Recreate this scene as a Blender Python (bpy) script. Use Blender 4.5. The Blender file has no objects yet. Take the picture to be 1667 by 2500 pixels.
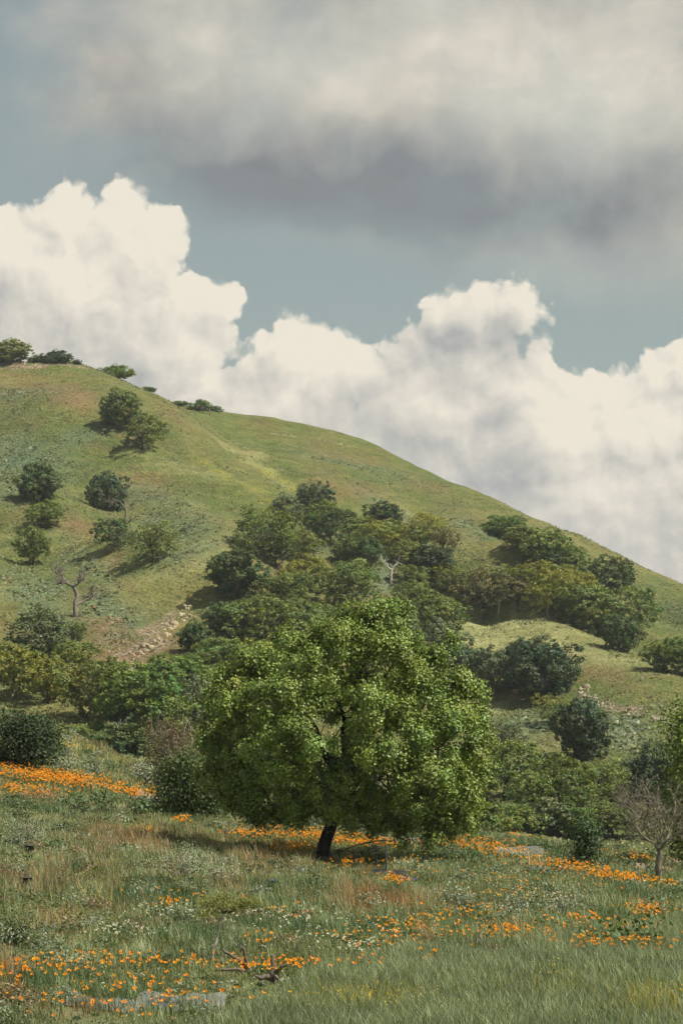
import bpy, math
import numpy as np
from mathutils import Vector

R = math.radians
SC = bpy.context.scene
COL = SC.collection
rng = np.random.default_rng(7)

# ------------------------------------------------------------------ camera, sun, sky
F = 5881.0                       # focal length in photograph pixels (1667 x 2500)
PITCH = math.atan((1861 - 1250) / F)
EYE = np.array([0.0, 0.0, 3.0])
cam = bpy.data.cameras.new('camera')
cam.sensor_fit = 'VERTICAL'; cam.sensor_height = 24.0; cam.lens = 24.0 * F / 2500
cam.clip_start = 0.5; cam.clip_end = 20000
co = bpy.data.objects.new('camera', cam); COL.objects.link(co)
co.location = EYE; co.rotation_euler = (math.pi / 2 + PITCH, 0, 0)
SC.camera = co

SUN_EL, SUN_AZ = 55.0, 109.0     # azimuth from +Y (view direction) clockwise: to the right, a little behind
sd = np.array([math.sin(R(SUN_AZ)) * math.cos(R(SUN_EL)), math.cos(R(SUN_AZ)) * math.cos(R(SUN_EL)), math.sin(R(SUN_EL))])
sl = bpy.data.lights.new('sun', 'SUN'); sl.energy = 5.0; sl.angle = R(0.53); sl.color = (1.0, 0.93, 0.80)
so = bpy.data.objects.new('sun', sl); COL.objects.link(so)
so.rotation_euler = Vector(sd).to_track_quat('Z', 'Y').to_euler()
SC.view_settings.view_transform = 'Standard'; SC.view_settings.look = 'None'
SC.view_settings.exposure = 0.60; SC.view_settings.gamma = 1.0
SC.cycles.use_denoising = True
SC.cycles.max_bounces = 4; SC.cycles.diffuse_bounces = 2; SC.cycles.transmission_bounces = 2; SC.cycles.use_adaptive_sampling = True; SC.cycles.adaptive_threshold = 0.03
SC.cycles.transparent_max_bounces = 8; SC.cycles.volume_bounces = 0
SC.cycles.use_light_tree = False


def cam_dir(px, py):
    x = (px - 833.5) / F; y = (1250 - py) / F
    return np.array([x, math.cos(PITCH) - y * math.sin(PITCH), math.sin(PITCH) + y * math.cos(PITCH)])


def at(px, py, Y):
    d = cam_dir(px, py)
    return EYE + d * (Y / d[1])


def proj(P):
    """world points -> photograph pixels"""
    q = P - EYE
    c, s = math.cos(PITCH), math.sin(PITCH)
    zf = q[:, 1] * c + q[:, 2] * s
    up = -q[:, 1] * s + q[:, 2] * c
    zf = np.maximum(zf, 0.1)
    return 833.5 + F * q[:, 0] / zf, 1250 - F * up / zf


class NT:
    """tiny helper that writes shader maths"""
    def __init__(s, tree): s.t = tree; s.t.nodes.clear()
    def n(s, typ, **kw):
        nd = s.t.nodes.new(typ)
        for k, v in kw.items(): setattr(nd, k, v)
        return nd
    def put(s, sock, v):
        if hasattr(v, 'links') or isinstance(v, bpy.types.NodeSocket): s.t.links.new(v, sock)
        else: sock.default_value = v
    def m(s, op, a, b=None, c=None, clamp=False):
        nd = s.n('ShaderNodeMath', operation=op); nd.use_clamp = clamp
        s.put(nd.inputs[0], a)
        if b is not None: s.put(nd.inputs[1], b)
        if c is not None: s.put(nd.inputs[2], c)
        return nd.outputs[0]
    def v(s, op, a, b=None, scale=None):
        nd = s.n('ShaderNodeVectorMath', operation=op)
        s.put(nd.inputs[0], a)
        if b is not None: s.put(nd.inputs[1], b)
        if scale is not None: s.put(nd.inputs['Scale'], scale)
        return nd.outputs[1] if op in ('LENGTH', 'DOT_PRODUCT', 'DISTANCE') else nd.outputs[0]
    def xyz(s, x, y, z=0.0):
        nd = s.n('ShaderNodeCombineXYZ')
        for i, q in enumerate((x, y, z)): s.put(nd.inputs[i], q)
        return nd.outputs[0]
    def sep(s, a):
        nd = s.n('ShaderNodeSeparateXYZ'); s.put(nd.inputs[0], a); return nd.outputs
    def mix(s, f, a, b, blend='MIX'):
        nd = s.n('ShaderNodeMix', data_type='RGBA', blend_type=blend)
        nd.clamp_factor = True
        s.put(nd.inputs[0], f)
        for i, q in ((6, a), (7, b)):
            if isinstance(q, (tuple, list)) and len(q) == 3: q = (*q, 1.0)
            s.put(nd.inputs[i], q)
        return nd.outputs[2]
    def noise(s, vec, scale, detail=4, rough=0.55, lac=2.0, dist=0.0, color=False):
        nd = s.n('ShaderNodeTexNoise')
        s.put(nd.inputs['Vector'], vec); nd.inputs['Scale'].default_value = scale
        nd.inputs['Detail'].default_value = detail; nd.inputs['Roughness'].default_value = rough
        nd.inputs['Lacunarity'].default_value = lac; nd.inputs['Distortion'].default_value = dist
        return nd.outputs[1] if color else nd.outputs[0]
    def voro(s, vec, scale, smooth=0.3, rand=1.0):
        nd = s.n('ShaderNodeTexVoronoi', feature='SMOOTH_F1' if smooth else 'F1', voronoi_dimensions='2D')
        s.put(nd.inputs['Vector'], vec); nd.inputs['Scale'].default_value = scale
        if smooth: nd.inputs['Smoothness'].default_value = smooth
        nd.inputs['Randomness'].default_value = rand
        return nd.outputs['Distance']
    def ss(s, x, lo, hi):
        nd = s.n('ShaderNodeMapRange', interpolation_type='SMOOTHSTEP')
        s.put(nd.inputs[0], x); nd.inputs[1].default_value = lo; nd.inputs[2].default_value = hi
        return nd.outputs[0]
    def attr(s, name):
        nd = s.n('ShaderNodeAttribute'); nd.attribute_name = name; return nd


def uv(px, py):
    d = cam_dir(px, py); d = d / np.linalg.norm(d)
    return math.degrees(math.atan2(d[0], d[1])), math.degrees(math.asin(d[2]))


def make_world():
    w = bpy.data.worlds.new('World'); SC.world = w; w.use_nodes = True
    w.cycles.sampling_method = 'MANUAL'; w.cycles.sample_map_resolution = 256
    g = NT(w.node_tree)
    tc = g.n('ShaderNodeTexCoord').outputs['Generated']
    x, y, z = g.sep(tc)
    U = g.m('MULTIPLY', g.m('ARCTAN2', x, y), 57.29578)
    V = g.m('MULTIPLY', g.m('ARCSINE', z), 57.29578)
    P0 = g.xyz(U, V)                                   # degrees of azimuth and elevation
    sky = g.n('ShaderNodeTexSky', sky_type='NISHITA'); sky.sun_disc = False
    sky.sun_elevation = R(SUN_EL); sky.sun_rotation = R(SUN_AZ)
    sky.air_density = 1.0; sky.dust_density = 1.2; sky.ozone_density = 1.5
    blue = g.mix(0.44, g.mix(1.0, sky.outputs[0], SKY_TINT, 'MULTIPLY'), (4.2, 4.5, 4.3))      # thin high veil over the blue

    # ---- cumulus bank: domes (photo px centre, radii) in angular space, roughened by billows
    blobs = [(40, 640, 150, 130), (172, 545, 88, 95), (292, 545, 92, 92), (375, 560, 72, 70), (200, 720, 260, 200), (430, 745, 120, 100), (345, 612, 112, 112), (525, 722, 68, 58),
             (395, 850, 175, 170), (80, 900, 260, 220), (1340, 1075, 300, 175), (500, 950, 110, 90), (722, 862, 92, 100), (640, 850, 50, 55), (620, 890, 48, 55), (805, 905, 95, 95), (880, 920, 70, 70), (700, 980, 220, 110),
             (1090, 765, 78, 82), (1175, 765, 80, 88), (1278, 752, 72, 78), (1025, 835, 75, 75), (1160, 880, 140, 120), (965, 885, 60, 60), (1250, 960, 130, 110), (1310, 840, 35, 40), (1080, 990, 260, 130),
             (1415, 940, 60, 60), (1500, 965, 85, 95), (1620, 935, 85, 95), (1690, 900, 70, 90), (1540, 1040, 220, 130),
             (700, 1300, 900, 330), (1500, 1330, 520, 330), (100, 1200, 500, 300)]
    wn = g.noise(P0, 0.42, 3, 0.55, color=True)
    warp = g.v('SCALE', g.v('SUBTRACT', wn, (0.5, 0.5, 0.5)), scale=1.1)

    # beyond the frame the same bank goes on all round the horizon
    side = g.ss(g.m('ABSOLUTE', U), 9.6, 13.0)
    bank = g.m('SUBTRACT', g.m('MULTIPLY', g.noise(P0, 0.11, 3, 0.5), 2.6), g.m('ADD', 0.75, g.m('MULTIPLY', V, 0.07)))

    def domes(P, soft):
        best = None
        for bx, by, rx, ry in blobs:
            cu, cv = uv(bx, by); k = 57.29578 / F; sc_ = min(1.0, ry / 130.0)
            nd = g.n('ShaderNodeVectorMath', operation='MULTIPLY_ADD'); g.put(nd.inputs[0], P)
            nd.inputs[1].default_value = (1 / (rx * k), 1 / (ry * k), 0); nd.inputs[2].default_value = (-cu / (rx * k), -cv / (ry * k), 0)
            dd = g.m('MULTIPLY_ADD', g.v('LENGTH', nd.outputs[0]), -sc_, sc_)
            best = dd if best is None else (g.m('SMOOTH_MAX', best, dd, 0.10) if soft else g.m('MAXIMUM', best, dd))
        return g.m('ADD', g.m('MULTIPLY', best, g.m('SUBTRACT', 1.0, side)), g.m('MULTIPLY', bank, side))

    def billow(P):
        r = g.m('MULTIPLY', g.m('SUBTRACT', 0.42, g.voro(P, 0.85, 0.45)), 0.34)
        r = g.m('MULTIPLY_ADD', g.m('SUBTRACT', 0.42, g.voro(P, 2.1, 0.25)), 0.20, r)
        r = g.m('MULTIPLY_ADD', g.m('SUBTRACT', 0.42, g.voro(P, 4.7, 0)), 0.10, r)
        return g.m('MULTIPLY_ADD', g.m('SUBTRACT', g.noise(P, 2.6, 6, 0.62), 0.5), 0.30, r)
    Pw = g.v('ADD', P0, warp)
    n0 = billow(Pw); n1 = billow(g.v('ADD', Pw, (0.16, 0.24, 0)))     # the second a step towards the sun
    d0 = domes(Pw, True); d2 = domes(g.v('ADD', Pw, (0.55, 0.75, 0)), False)
    f0 = g.m('ADD', d0, n0)
    rim = g.m('ADD', g.m('MULTIPLY', g.m('SUBTRACT', n0, n1), 1.05), g.m('MULTIPLY', g.m('SUBTRACT', d0, d2), 0.75))
    wisp = g.ss(g.noise(P0, 0.9, 4, .6), .42, .66)
    fe = g.m('SUBTRACT', f0, g.m('MULTIPLY', wisp, -0.05))
    nd_ = g.n('ShaderNodeMapRange', interpolation_type='SMOOTHSTEP'); g.put(nd_.inputs[0], fe); nd_.inputs[1].default_value = -0.03; g.put(nd_.inputs[2], g.m('MULTIPLY_ADD', wisp, 0.20, 0.07)); cum_a = nd_.outputs[0]
    lit = g.m('ADD', 0.60, rim)
    # self-shade of the bodies: broad soft darkening that follows slow noise and the cloud base
    slow = g.noise(g.v('ADD', P0, (31, 7, 0)), 0.16, 4, 0.5)
    lit = g.m('ADD', lit, g.m('MULTIPLY', g.m('SUBTRACT', slow, 0.52), 1.0))
    uvb = uv(1250, 1290)
    q = g.v('LENGTH', g.v('MULTIPLY', g.v('SUBTRACT', P0, (uvb[0] + 1, uvb[1], 0)), (1 / 7.0, 1 / 2.4, 0)))
    lit = g.m('SUBTRACT', lit, g.m('MULTIPLY', g.m('SUBTRACT', 1.0, g.ss(q, 0.2, 1.3)), 0.27))
    for (bx, by, rx, ry, am) in ((1480, 1080, 230, 190, .34), (800, 850, 120, 110, .3), (200, 640, 240, 200, .22), (1180, 720, 200, 70, .1), (1130, 850, 190, 90, -.32), (830, 1010, 110, 90, -.2), (1250, 1080, 110, 220, -.22)):
        cu, cv = uv(bx, by); k = 57.29578 / F
        q = g.v('LENGTH', g.v('MULTIPLY', g.v('SUBTRACT', g.v('ADD', P0, warp), (cu, cv, 0)), (1 / (rx * k), 1 / (ry * k), 0)))
        lit = g.m('ADD', lit, g.m('MULTIPLY', g.m('SUBTRACT', 1.0, g.ss(q, 0.25, 1.25)), am))
    lit = g.m('MINIMUM', g.m('MAXIMUM', lit, 0.0), 1.0)
    cum_c = g.mix(lit, CUM_DARK, CUM_LIT)

    # ---- the high layer: soft torn sheet with a grey belly
    wn2 = g.noise(P0, 0.22, 4, 0.55, color=True)
    P2 = g.v('ADD', P0, g.v('SCALE', g.v('SUBTRACT', wn2, (0.5, 0.5, 0.5)), scale=1.9))
    x2, y2, z2 = g.sep(P2)
    # lower edge drops to the right: photo (120,400) -> (700,590) -> (1250,690)
    u0, v0 = uv(100, 440); u1, v1 = uv(1300, 700)
    edge = g.m('ADD', v0, g.m('MULTIPLY', g.m('SUBTRACT', g.m('MINIMUM', g.m('MAXIMUM', x2, -12.0), 6.0), u0), (v1 - v0) / (u1 - u0)))
    above = g.m('SUBTRACT', y2, edge)
    dens = g.ss(above, -0.6, 1.9)
    nd = g.noise(g.v('MULTIPLY', P2, (0.55, 1, 1)), 0.5, 6, 0.58)
    uL, vL = uv(30, 200)
    left = g.ss(g.m('ADD', x2, g.m('MULTIPLY', g.m('SUBTRACT', nd, .5), 5.0)), uL - 0.4, uL + 3.2)
    unseen_gap = g.m('SUBTRACT', 1.0, g.m('MULTIPLY', g.m('MAXIMUM', g.ss(g.m('ABSOLUTE', U), 9.5, 20.0), g.ss(V, 22.0, 40.0)), g.ss(nd, 0.76, 0.46)))  # unseen cloud outside the view, thinned to lower the sky fill
    alt = g.m('MULTIPLY', g.m('MULTIPLY', dens, g.m('MAXIMUM', left, g.ss(g.m('ABSOLUTE', U), 9.5, 12.0))), unseen_gap)
    alt = g.m('MULTIPLY', alt, g.m('ADD', 0.80, g.m('MULTIPLY', g.m('SUBTRACT', nd, 0.5), 1.5)), clamp=True)
    alt = g.m('MULTIPLY', alt, 0.97)
    # belly: a long dark belt
    ub, vb = uv(930, 478)
    bx_, by_ = g.m('SUBTRACT', x2, ub), g.m('SUBTRACT', y2, vb)
    belt = g.v('LENGTH', g.xyz(g.m('MULTIPLY', bx_, 1 / 12.0), g.m('MULTIPLY', by_, 1 / 1.9)))
    belt = g.m('SUBTRACT', 1.0, g.ss(belt, 0.0, 1.15))
    ub, vb = uv(430, 300)
    belt2 = g.v('LENGTH', g.v('MULTIPLY', g.v('SUBTRACT', P2, (ub, vb, 0)), (1 / 4.5, 1 / 1.7, 0)))
    belt2 = g.m('SUBTRACT', 1.0, g.ss(belt2, 0.0, 1.2))
    ub, vb = uv(1380, 190)
    brt = g.v('LENGTH', g.v('MULTIPLY', g.v('SUBTRACT', P2, (ub, vb, 0)), (1 / 5.6, 1 / 2.4, 0)))
    brt = g.m('SUBTRACT', 1.0, g.ss(brt, 0.1, 1.2))
    ub, vb = uv(680, 150)
    brt2 = g.v('LENGTH', g.v('MULTIPLY', g.v('SUBTRACT', P2, (ub, vb, 0)), (1 / 3.6, 1 / 1.5, 0)))
    brt2 = g.m('SUBTRACT', 1.0, g.ss(brt2, 0.1, 1.2))
    nb = g.noise(P2, 0.33, 5, 0.52)
    nb2 = g.noise(P2, 1.1, 5, 0.55)
    l2 = g.m('ADD', 0.50, g.m('MULTIPLY', g.m('SUBTRACT', nb, 0.5), 0.8))
    l2 = g.m('ADD', l2, g.m('MULTIPLY', g.m('SUBTRACT', nb2, 0.5), 0.42))
    l2 = g.m('MULTIPLY_ADD', g.m('SUBTRACT', 0.42, g.voro(g.v('MULTIPLY', P2, (.7, 1, 1)), .42, 0.8)), 0.38, l2)
    l2 = g.m('SUBTRACT', l2, g.m('MULTIPLY', belt, 0.64))
    l2 = g.m('SUBTRACT', l2, g.m('MULTIPLY', belt2, 0.30))
    l2 = g.m('ADD', l2, g.m('MULTIPLY', brt, 0.42))
    l2 = g.m('ADD', l2, g.m('MULTIPLY', brt2, 0.36))
    l2 = g.m('MINIMUM', g.m('MAXIMUM', l2, 0.0), 1.0)
    alt_c = g.mix(l2, ALT_DARK, ALT_LIT)

    c = g.mix(alt, blue, alt_c)
    c = g.mix(g.m('MULTIPLY', cum_a, g.ss(g.m('SUBTRACT', 30.0, V), 0.0, 8.0)), c, cum_c)
    c = g.mix(g.ss(V, -0.5, -2.0), c, (1.2, 1.3, 0.9))      # ground haze below the horizon
    bg = g.n('ShaderNodeBackground'); g.put(bg.inputs[0], c); bg.inputs[1].default_value = 0.067
    out = g.n('ShaderNodeOutputWorld'); w.node_tree.links.new(bg.outputs[0], out.inputs[0])


SKY_TINT = (1.02, 0.98, 0.72)
CUM_LIT, CUM_DARK = (8.5, 7.9, 6.7), (4.25, 4.3, 4.2)
ALT_LIT, ALT_DARK = (8.3, 7.7, 6.4), (2.2, 2.3, 2.4)
make_world()


# ------------------------------------------------------------------ number helpers
def vnoise(x, y, seed=0):
    xi = np.floor(x).astype(np.int64); yi = np.floor(y).astype(np.int64)
    fx = x - xi; fy = y - yi
    fx = fx * fx * (3 - 2 * fx); fy = fy * fy * (3 - 2 * fy)
    def h(a, b):
        n = (a * 374761393 + b * 668265263 + seed * 974634777) & 0x7fffffff
        n = ((n ^ (n >> 13)) * 1274126177) & 0x7fffffff
        return ((n ^ (n >> 16)) & 0xffff) / 65535.0
    return (h(xi, yi) * (1 - fx) + h(xi + 1, yi) * fx) * (1 - fy) + (h(xi, yi + 1) * (1 - fx) + h(xi + 1, yi + 1) * fx) * fy


def fbm(x, y, seed=0, oct=4):
    s, a, t = 0, 1.0, 0
    for i in range(oct):
        s = s + a * vnoise(x * 2 ** i, y * 2 ** i, seed + i * 17); t += a; a *= 0.5
    return s / t


def sstep(x, a, b):
    t = np.clip((x - a) / (b - a), 0, 1); return t * t * (3 - 2 * t)


# ------------------------------------------------------------------ terrain: heights fitted to surveyed points
CTRL = [  # photograph pixel and depth in metres
    (-250, 2500, 27), (0, 2500, 27), (833, 2500, 27), (1667, 2500, 27), (1900, 2500, 27), (0, 2300, 38), (833, 2300, 38), (1667, 2310, 38), (-250, 2300, 38), (1900, 2320, 38),
    (0, 2140, 54), (400, 2150, 55), (833, 2150, 57), (1300, 2170, 57), (1667, 2190, 55), (1900, 2200, 55),
    (780, 2098, 75), (1100, 2095, 75), (400, 2070, 72), (0, 2030, 70), (-250, 2010, 70),
    (1200, 2045, 92), (1420, 2075, 88), (1667, 2105, 80), (1900, 2125, 78), (600, 1995, 95), (830, 2015, 96), (1000, 2028, 96),
    (0, 1960, 80), (200, 1965, 84), (380, 1965, 88), (-250, 1930, 80),
    (0, 1870, 92), (200, 1905, 92), (380, 1942, 93), (-250, 1830, 92),
    (-250, 1700, 116), (0, 1755, 112), (130, 1780, 110), (260, 1835, 108), (380, 1885, 105), (500, 1935, 103),
    # ravine and wooded foot
    (0, 1800, 150), (150, 1840, 150), (300, 1880, 150), (450, 1900, 155), (600, 1925, 165), (833, 1955, 170), (1050, 1990, 170), (1250, 2050, 150), (1450, 2120, 135), (1667, 2170, 130), (1900, 2180, 130),
    (1500, 2080, 168), (1250, 2010, 180),
    (0, 1720, 205), (110, 1735, 202), (230, 1775, 198), (350, 1800, 195), (470, 1810, 200), (600, 1830, 210), (-250, 1700, 205),
    (0, 1580, 240), (90, 1610, 238), (187, 1590, 242), (270, 1640, 225), (330, 1680, 212), (400, 1640, 228), (480, 1610, 240), (560, 1640, 235), (-250, 1560, 245),
    (0, 1470, 275), (120, 1500, 268), (220, 1490, 272), (300, 1540, 260), (345, 1570, 255), (400, 1540, 262), (450, 1500, 275), (560, 1480, 282), (-250, 1430, 280),
    (0, 1360, 308), (120, 1380, 295), (220, 1370, 302), (285, 1420, 296), (320, 1455, 286), (380, 1440, 288), (500, 1400, 307), (620, 1400, 316), (700, 1440, 300),
    (0, 1220, 350), (140, 1220, 343), (270, 1260, 344), (400, 1270, 334), (520, 1260, 345), (640, 1290, 345), (-250, 1200, 355),
    (0, 1080, 398), (150, 1075, 400), (300, 1090, 394), (430, 1110, 388), (540, 1150, 382), (650, 1190, 376), (720, 1210, 374), (-250, 1060, 400),
    (0, 960, 440), (150, 960, 438), (290, 980, 432), (400, 1020, 414), (480, 1065, 406), (580, 1115, 398), (680, 1165, 388), (-250, 950, 445),
    (0, 884, 466), (130, 882, 466), (210, 898, 460), (320, 925, 452), (400, 968, 444), (-250, 880, 470),
    # swale between the knob and the long back ridge
    (490, 1012, 490), (560, 1050, 480), (640, 1100, 470), (720, 1155, 454), (800, 1210, 433), (860, 1260, 385),
    (530, 1004, 512), (640, 1024, 508), (830, 1062, 500), (960, 1122, 486), (1100, 1197, 470), (1210, 1248, 446), (1400, 1350, 424), (1540, 1412, 410), (1667, 1472, 398), (1900, 1580, 360),
    (750, 1120, 480), (900, 1170, 466), (1000, 1220, 450), (1100, 1270, 424), (1200, 1320, 410), (1300, 1390, 372), (1450, 1470, 356), (1600, 1540, 342), (1667, 1570, 336), (1900, 1690, 318),
    (900, 1290, 380), (1000, 1330, 366), (1080, 1370, 352), (1180, 1420, 338), (1260, 1450, 330),
    (760, 1340, 352), (850, 1390, 335), (950, 1430, 322), (1050, 1470, 312), (760, 1470, 302), (900, 1530, 290), (1050, 1560, 285),
    (650, 1560, 268), (800, 1640, 250), (950, 1680, 246), (700, 1760, 220), (950, 1820, 215),
    # knoll
    (1130, 1548, 304), (1190, 1512, 308), (1260, 1490, 308), (1340, 1507, 300), (1400, 1545, 293), (1530, 1600, 278), (1667, 1662, 263), (1900, 1780, 240),
    (1150, 1640, 276), (1300, 1620, 278), (1450, 1670, 264), (1600, 1725, 248), (1200, 1705, 258), (1330, 1715, 256),
    (1200, 1800, 236), (1350, 1790, 238), (1500, 1790, 234), (1667, 1800, 226), (1200, 1900, 212), (1400, 1870, 218), (1600, 1880, 206), (1800, 1900, 195), (1350, 1970, 192), (1550, 1990, 186),
]
CP = np.array([at(*c) for c in CTRL])
HID = np.array([  # hidden ground: behind the crests, round the camera, out to the sides
    (0, 0, 0.0), (-20, 0, 0.3), (20, 0, -.3), (0, -30, 0.2), (-40, -30, .5), (40, -30, -.4), (60, 20, -1), (-60, 20, 2), (-60, 80, 7), (60, 70, -3), (60, 120, -9), (100, 160, -10), (-100, 110, 12),
    (2, 118, -5.0), (9, 118, -6), (16, 112, -6.5), (-6, 125, -4),
    (-130, 250, 28), (-130, 350, 55), (-130, 470, 80), (130, 300, -4), (130, 400, 20), (110, 220, -10),
    (-40, 530, 77), (-80, 520, 78), (0, 565, 66), (30, 555, 52), (60, 535, 34), (95, 490, 20), (-40, 640, 40), (40, 640, 25), (-150, 640, 40), (150, 600, 0), (-220, 400, 50), (220, 300, -10), (220, 500, 0), (-220, 200, 20),
    (20, 335, 18.5), (28, 325, 18), (36, 312, 14), (0, 800, 0), (-220, 800, 0), (220, 800, 0)], float)
ALLP = np.vstack([CP, HID])
S = 100.0
def _tps(r2): return np.where(r2 > 1e-12, 0.5 * r2 * np.log(np.maximum(r2, 1e-12)), 0.0)
A2 = ALLP[:, :2] / S
n_ = len(A2)
K = _tps(((A2[:, None] - A2[None]) ** 2).sum(2)) + np.eye(n_) * 2e-5
Pm = np.hstack([np.ones((n_, 1)), A2])
M = np.zeros((n_ + 3, n_ + 3)); M[:n_, :n_] = K; M[:n_, n_:] = Pm; M[n_:, :n_] = Pm.T
W = np.linalg.solve(M, np.concatenate([ALLP[:, 2], np.zeros(3)]))


def H_raw(X, Y):
    sh = X.shape; x = X.ravel() / S; y = Y.ravel() / S
    out = np.empty(len(x))
    for i in range(0, len(x), 20000):
        a = x[i:i + 20000, None] - A2[None, :, 0]; b = y[i:i + 20000, None] - A2[None, :, 1]
        out[i:i + 20000] = _tps(a * a + b * b) @ W[:n_] + W[n_] + W[n_ + 1] * x[i:i + 20000] + W[n_ + 2] * y[i:i + 20000]
    out = out.reshape(sh)
    # relief the survey is too coarse for
    far = sstep(Y, 140, 260)
    rg = 1 - np.abs(fbm(X / 26 + .25 * Y / 26, Y / 60, 12, 3) * 2 - 1)          # drainage lines running down the slope
    far = far * (1 - .88 * np.exp(-((X - 27) / 26) ** 2 - ((Y - 292) / 26) ** 2))   # the knoll is smooth
    out = out + far * ((fbm(X / 34, Y / 34, 3, 4) - .5) * (8.0 - 4.5 * sstep(Y, 410, 450)) + (fbm(X / 9, Y / 9, 9, 4) - .5) * 1.9 - (rg - .7) * (8.5 - 5.5 * sstep(Y, 410, 450)) * sstep(out, 4, 30))
    out = out + (1 - sstep(Y, 140, 260)) * ((fbm(X / 6, Y / 6, 5, 3) - .5) * 0.35)
    return out


GX0, GX1, GY0, GY1, GS = -240, 240, -40, 820, 2.0
gx = np.arange(GX0, GX1 + .1, GS); gy = np.arange(GY0, GY1 + .1, GS)
GXX, GYY = np.meshgrid(gx, gy)
HG = H_raw(GXX, GYY)
fxs = np.arange(-62, 62.1, 0.5); fys = np.arange(-32, 134.1, 0.5)
FXX, FYY = np.meshgrid(fxs, fys)
HF = H_raw(FXX, FYY)


def _bil(G, x0, y0, s, X, Y):
    a = np.clip((X - x0) / s, 0, G.shape[1] - 1.001); b = np.clip((Y - y0) / s, 0, G.shape[0] - 1.001)
    i = a.astype(int); j = b.astype(int); fa = a - i; fb = b - j
    return (G[j, i] * (1 - fa) + G[j, i + 1] * fa) * (1 - fb) + (G[j + 1, i] * (1 - fa) + G[j + 1, i + 1] * fa) * fb


def H(X, Y):
    X = np.atleast_1d(np.asarray(X, float)); Y = np.atleast_1d(np.asarray(Y, float))
    near = (np.abs(X) < 61.5) & (Y < 132)
    return np.where(near, _bil(HF, -62, -32, .5, X, Y), _bil(HG, GX0, GY0, GS, X, Y))


def hit(px, py, y0=20.0, y1=600.0):
    """first ground met by the sight line through a photograph pixel, looking only beyond y0"""
    Y = np.arange(y0, y1, 0.4)
    d = cam_dir(px, py); t = Y / d[1]
    X = EYE[0] + d[0] * t; Z = EYE[2] + d[2] * t
    h = H(X, Y); below = np.nonzero(Z <= h)[0]
    if len(below):
        i = below[0]
    else:
        i = int(np.argmin(Z - h + (Y < y0 + 5) * 5))
    return np.array([X[i], Y[i], h[i]])


# ------------------------------------------------------------------ mesh helpers
def np_mesh(name, V, faces, col=None, smooth=False, extra=None, mat_index=None):
    """faces: list of integer arrays (n x 3 or n x 4)"""
    me = bpy.data.meshes.new(name)
    V = np.asarray(V, np.float32)
    faces = [np.asarray(f, np.int32) for f in faces if len(f)]
    me.vertices.add(len(V)); me.vertices.foreach_set('co', V.ravel())
    loops = np.concatenate([f.ravel() for f in faces])
    cnt = np.concatenate([np.full(len(f), f.shape[1], np.int32) for f in faces])
    st = np.concatenate([[0], np.cumsum(cnt)[:-1]]).astype(np.int32)
    me.loops.add(len(loops)); me.loops.foreach_set('vertex_index', loops)
    me.polygons.add(len(cnt)); me.polygons.foreach_set('loop_start', st); me.polygons.foreach_set('loop_total', cnt)
    if smooth: me.polygons.foreach_set('use_smooth', np.ones(len(cnt), bool))
    if mat_index is not None: me.polygons.foreach_set('material_index', np.asarray(mat_index, np.int32))
    if col is not None:
        a = me.attributes.new('Col', 'FLOAT_COLOR', 'POINT')
        c = np.ones((len(V), 4), np.float32); c[:, :3] = col; a.data.foreach_set('color', c.ravel())
    for k, arr in (extra or {}).items():
        a = me.attributes.new(k, 'FLOAT', 'POINT'); a.data.foreach_set('value', np.asarray(arr, np.float32))
    me.update(calc_edges=True)
    return me


def obj(name, me, mat=None, parent=None, loc=None, kind=None, label=None, cat=None, group=None):
    o = bpy.data.objects.new(name, me); COL.objects.link(o)
    if mat is not None and me is not None:
        if isinstance(mat, (list, tuple)):
            if not len(me.materials):
                for m_ in mat: me.materials.append(m_)
        else:
            if not len(me.materials): me.materials.append(mat)
            elif me.materials[0] != mat:
                o.material_slots[0].link = 'OBJECT'; o.material_slots[0].material = mat
    if parent is not None: o.parent = parent
    if loc is not None: o.location = loc
    if kind: o['kind'] = kind
    if label: o['label'] = label
    if cat: o['category'] = cat
    if group: o['group'] = group
    return o


def thing(name, label, cat, loc, group=None, rz=0.0, scale=None):
    o = obj(name, None, loc=tuple(loc), label=label, cat=cat, group=group)
    o.rotation_euler = (0, 0, rz)
    if scale is not None: o.scale = scale
    return o


def merge(parts):
    Vs, Fs, off = [], {3: [], 4: []}, 0
    for V, fs in parts:
        for f in fs:
            f = np.asarray(f)
            if len(f): Fs[f.shape[1]].append(f + off)
        Vs.append(V); off += len(V)
    return np.vstack(Vs), [np.vstack(x) for x in Fs.values() if x]


def tube(path, rad, n=7, wob=0.0, seed=0):
    path = np.asarray(path, float); k = len(path)
    rad = np.broadcast_to(np.asarray(rad, float), (k,)).copy()
    t = np.gradient(path, axis=0); t /= np.linalg.norm(t, axis=1)[:, None] + 1e-9
    ref = np.array([0.0, 1, 0]) if abs(t[0, 1]) < .9 else np.array([1.0, 0, 0])
    a = np.cross(t, ref); a /= np.linalg.norm(a, axis=1)[:, None] + 1e-9
    b = np.cross(t, a)
    th = np.linspace(0, 2 * np.pi, n, endpoint=False)
    r = rad[:, None] * (1 + wob * np.sin(th * 3 + seed)[None] * np.cos(np.arange(k) * 1.3 + seed)[:, None])
    V = path[:, None] + a[:, None] * (np.cos(th)[None, :, None] * r[:, :, None]) + b[:, None] * (np.sin(th)[None, :, None] * r[:, :, None])
    V = V.reshape(-1, 3)
    i = np.arange(k - 1)[:, None] * n; j = np.arange(n)[None]; j2 = (j + 1) % n
    Q = np.stack([i + j, i + j2, i + n + j2, i + n + j], -1).reshape(-1, 4)
    V = np.vstack([V, path[-1:] + t[-1:] * rad[-1]])
    T = np.stack([(k - 1) * n + np.arange(n), (k - 1) * n + (np.arange(n) + 1) % n, np.full(n, k * n)], -1)
    return V, [Q, T]


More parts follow.
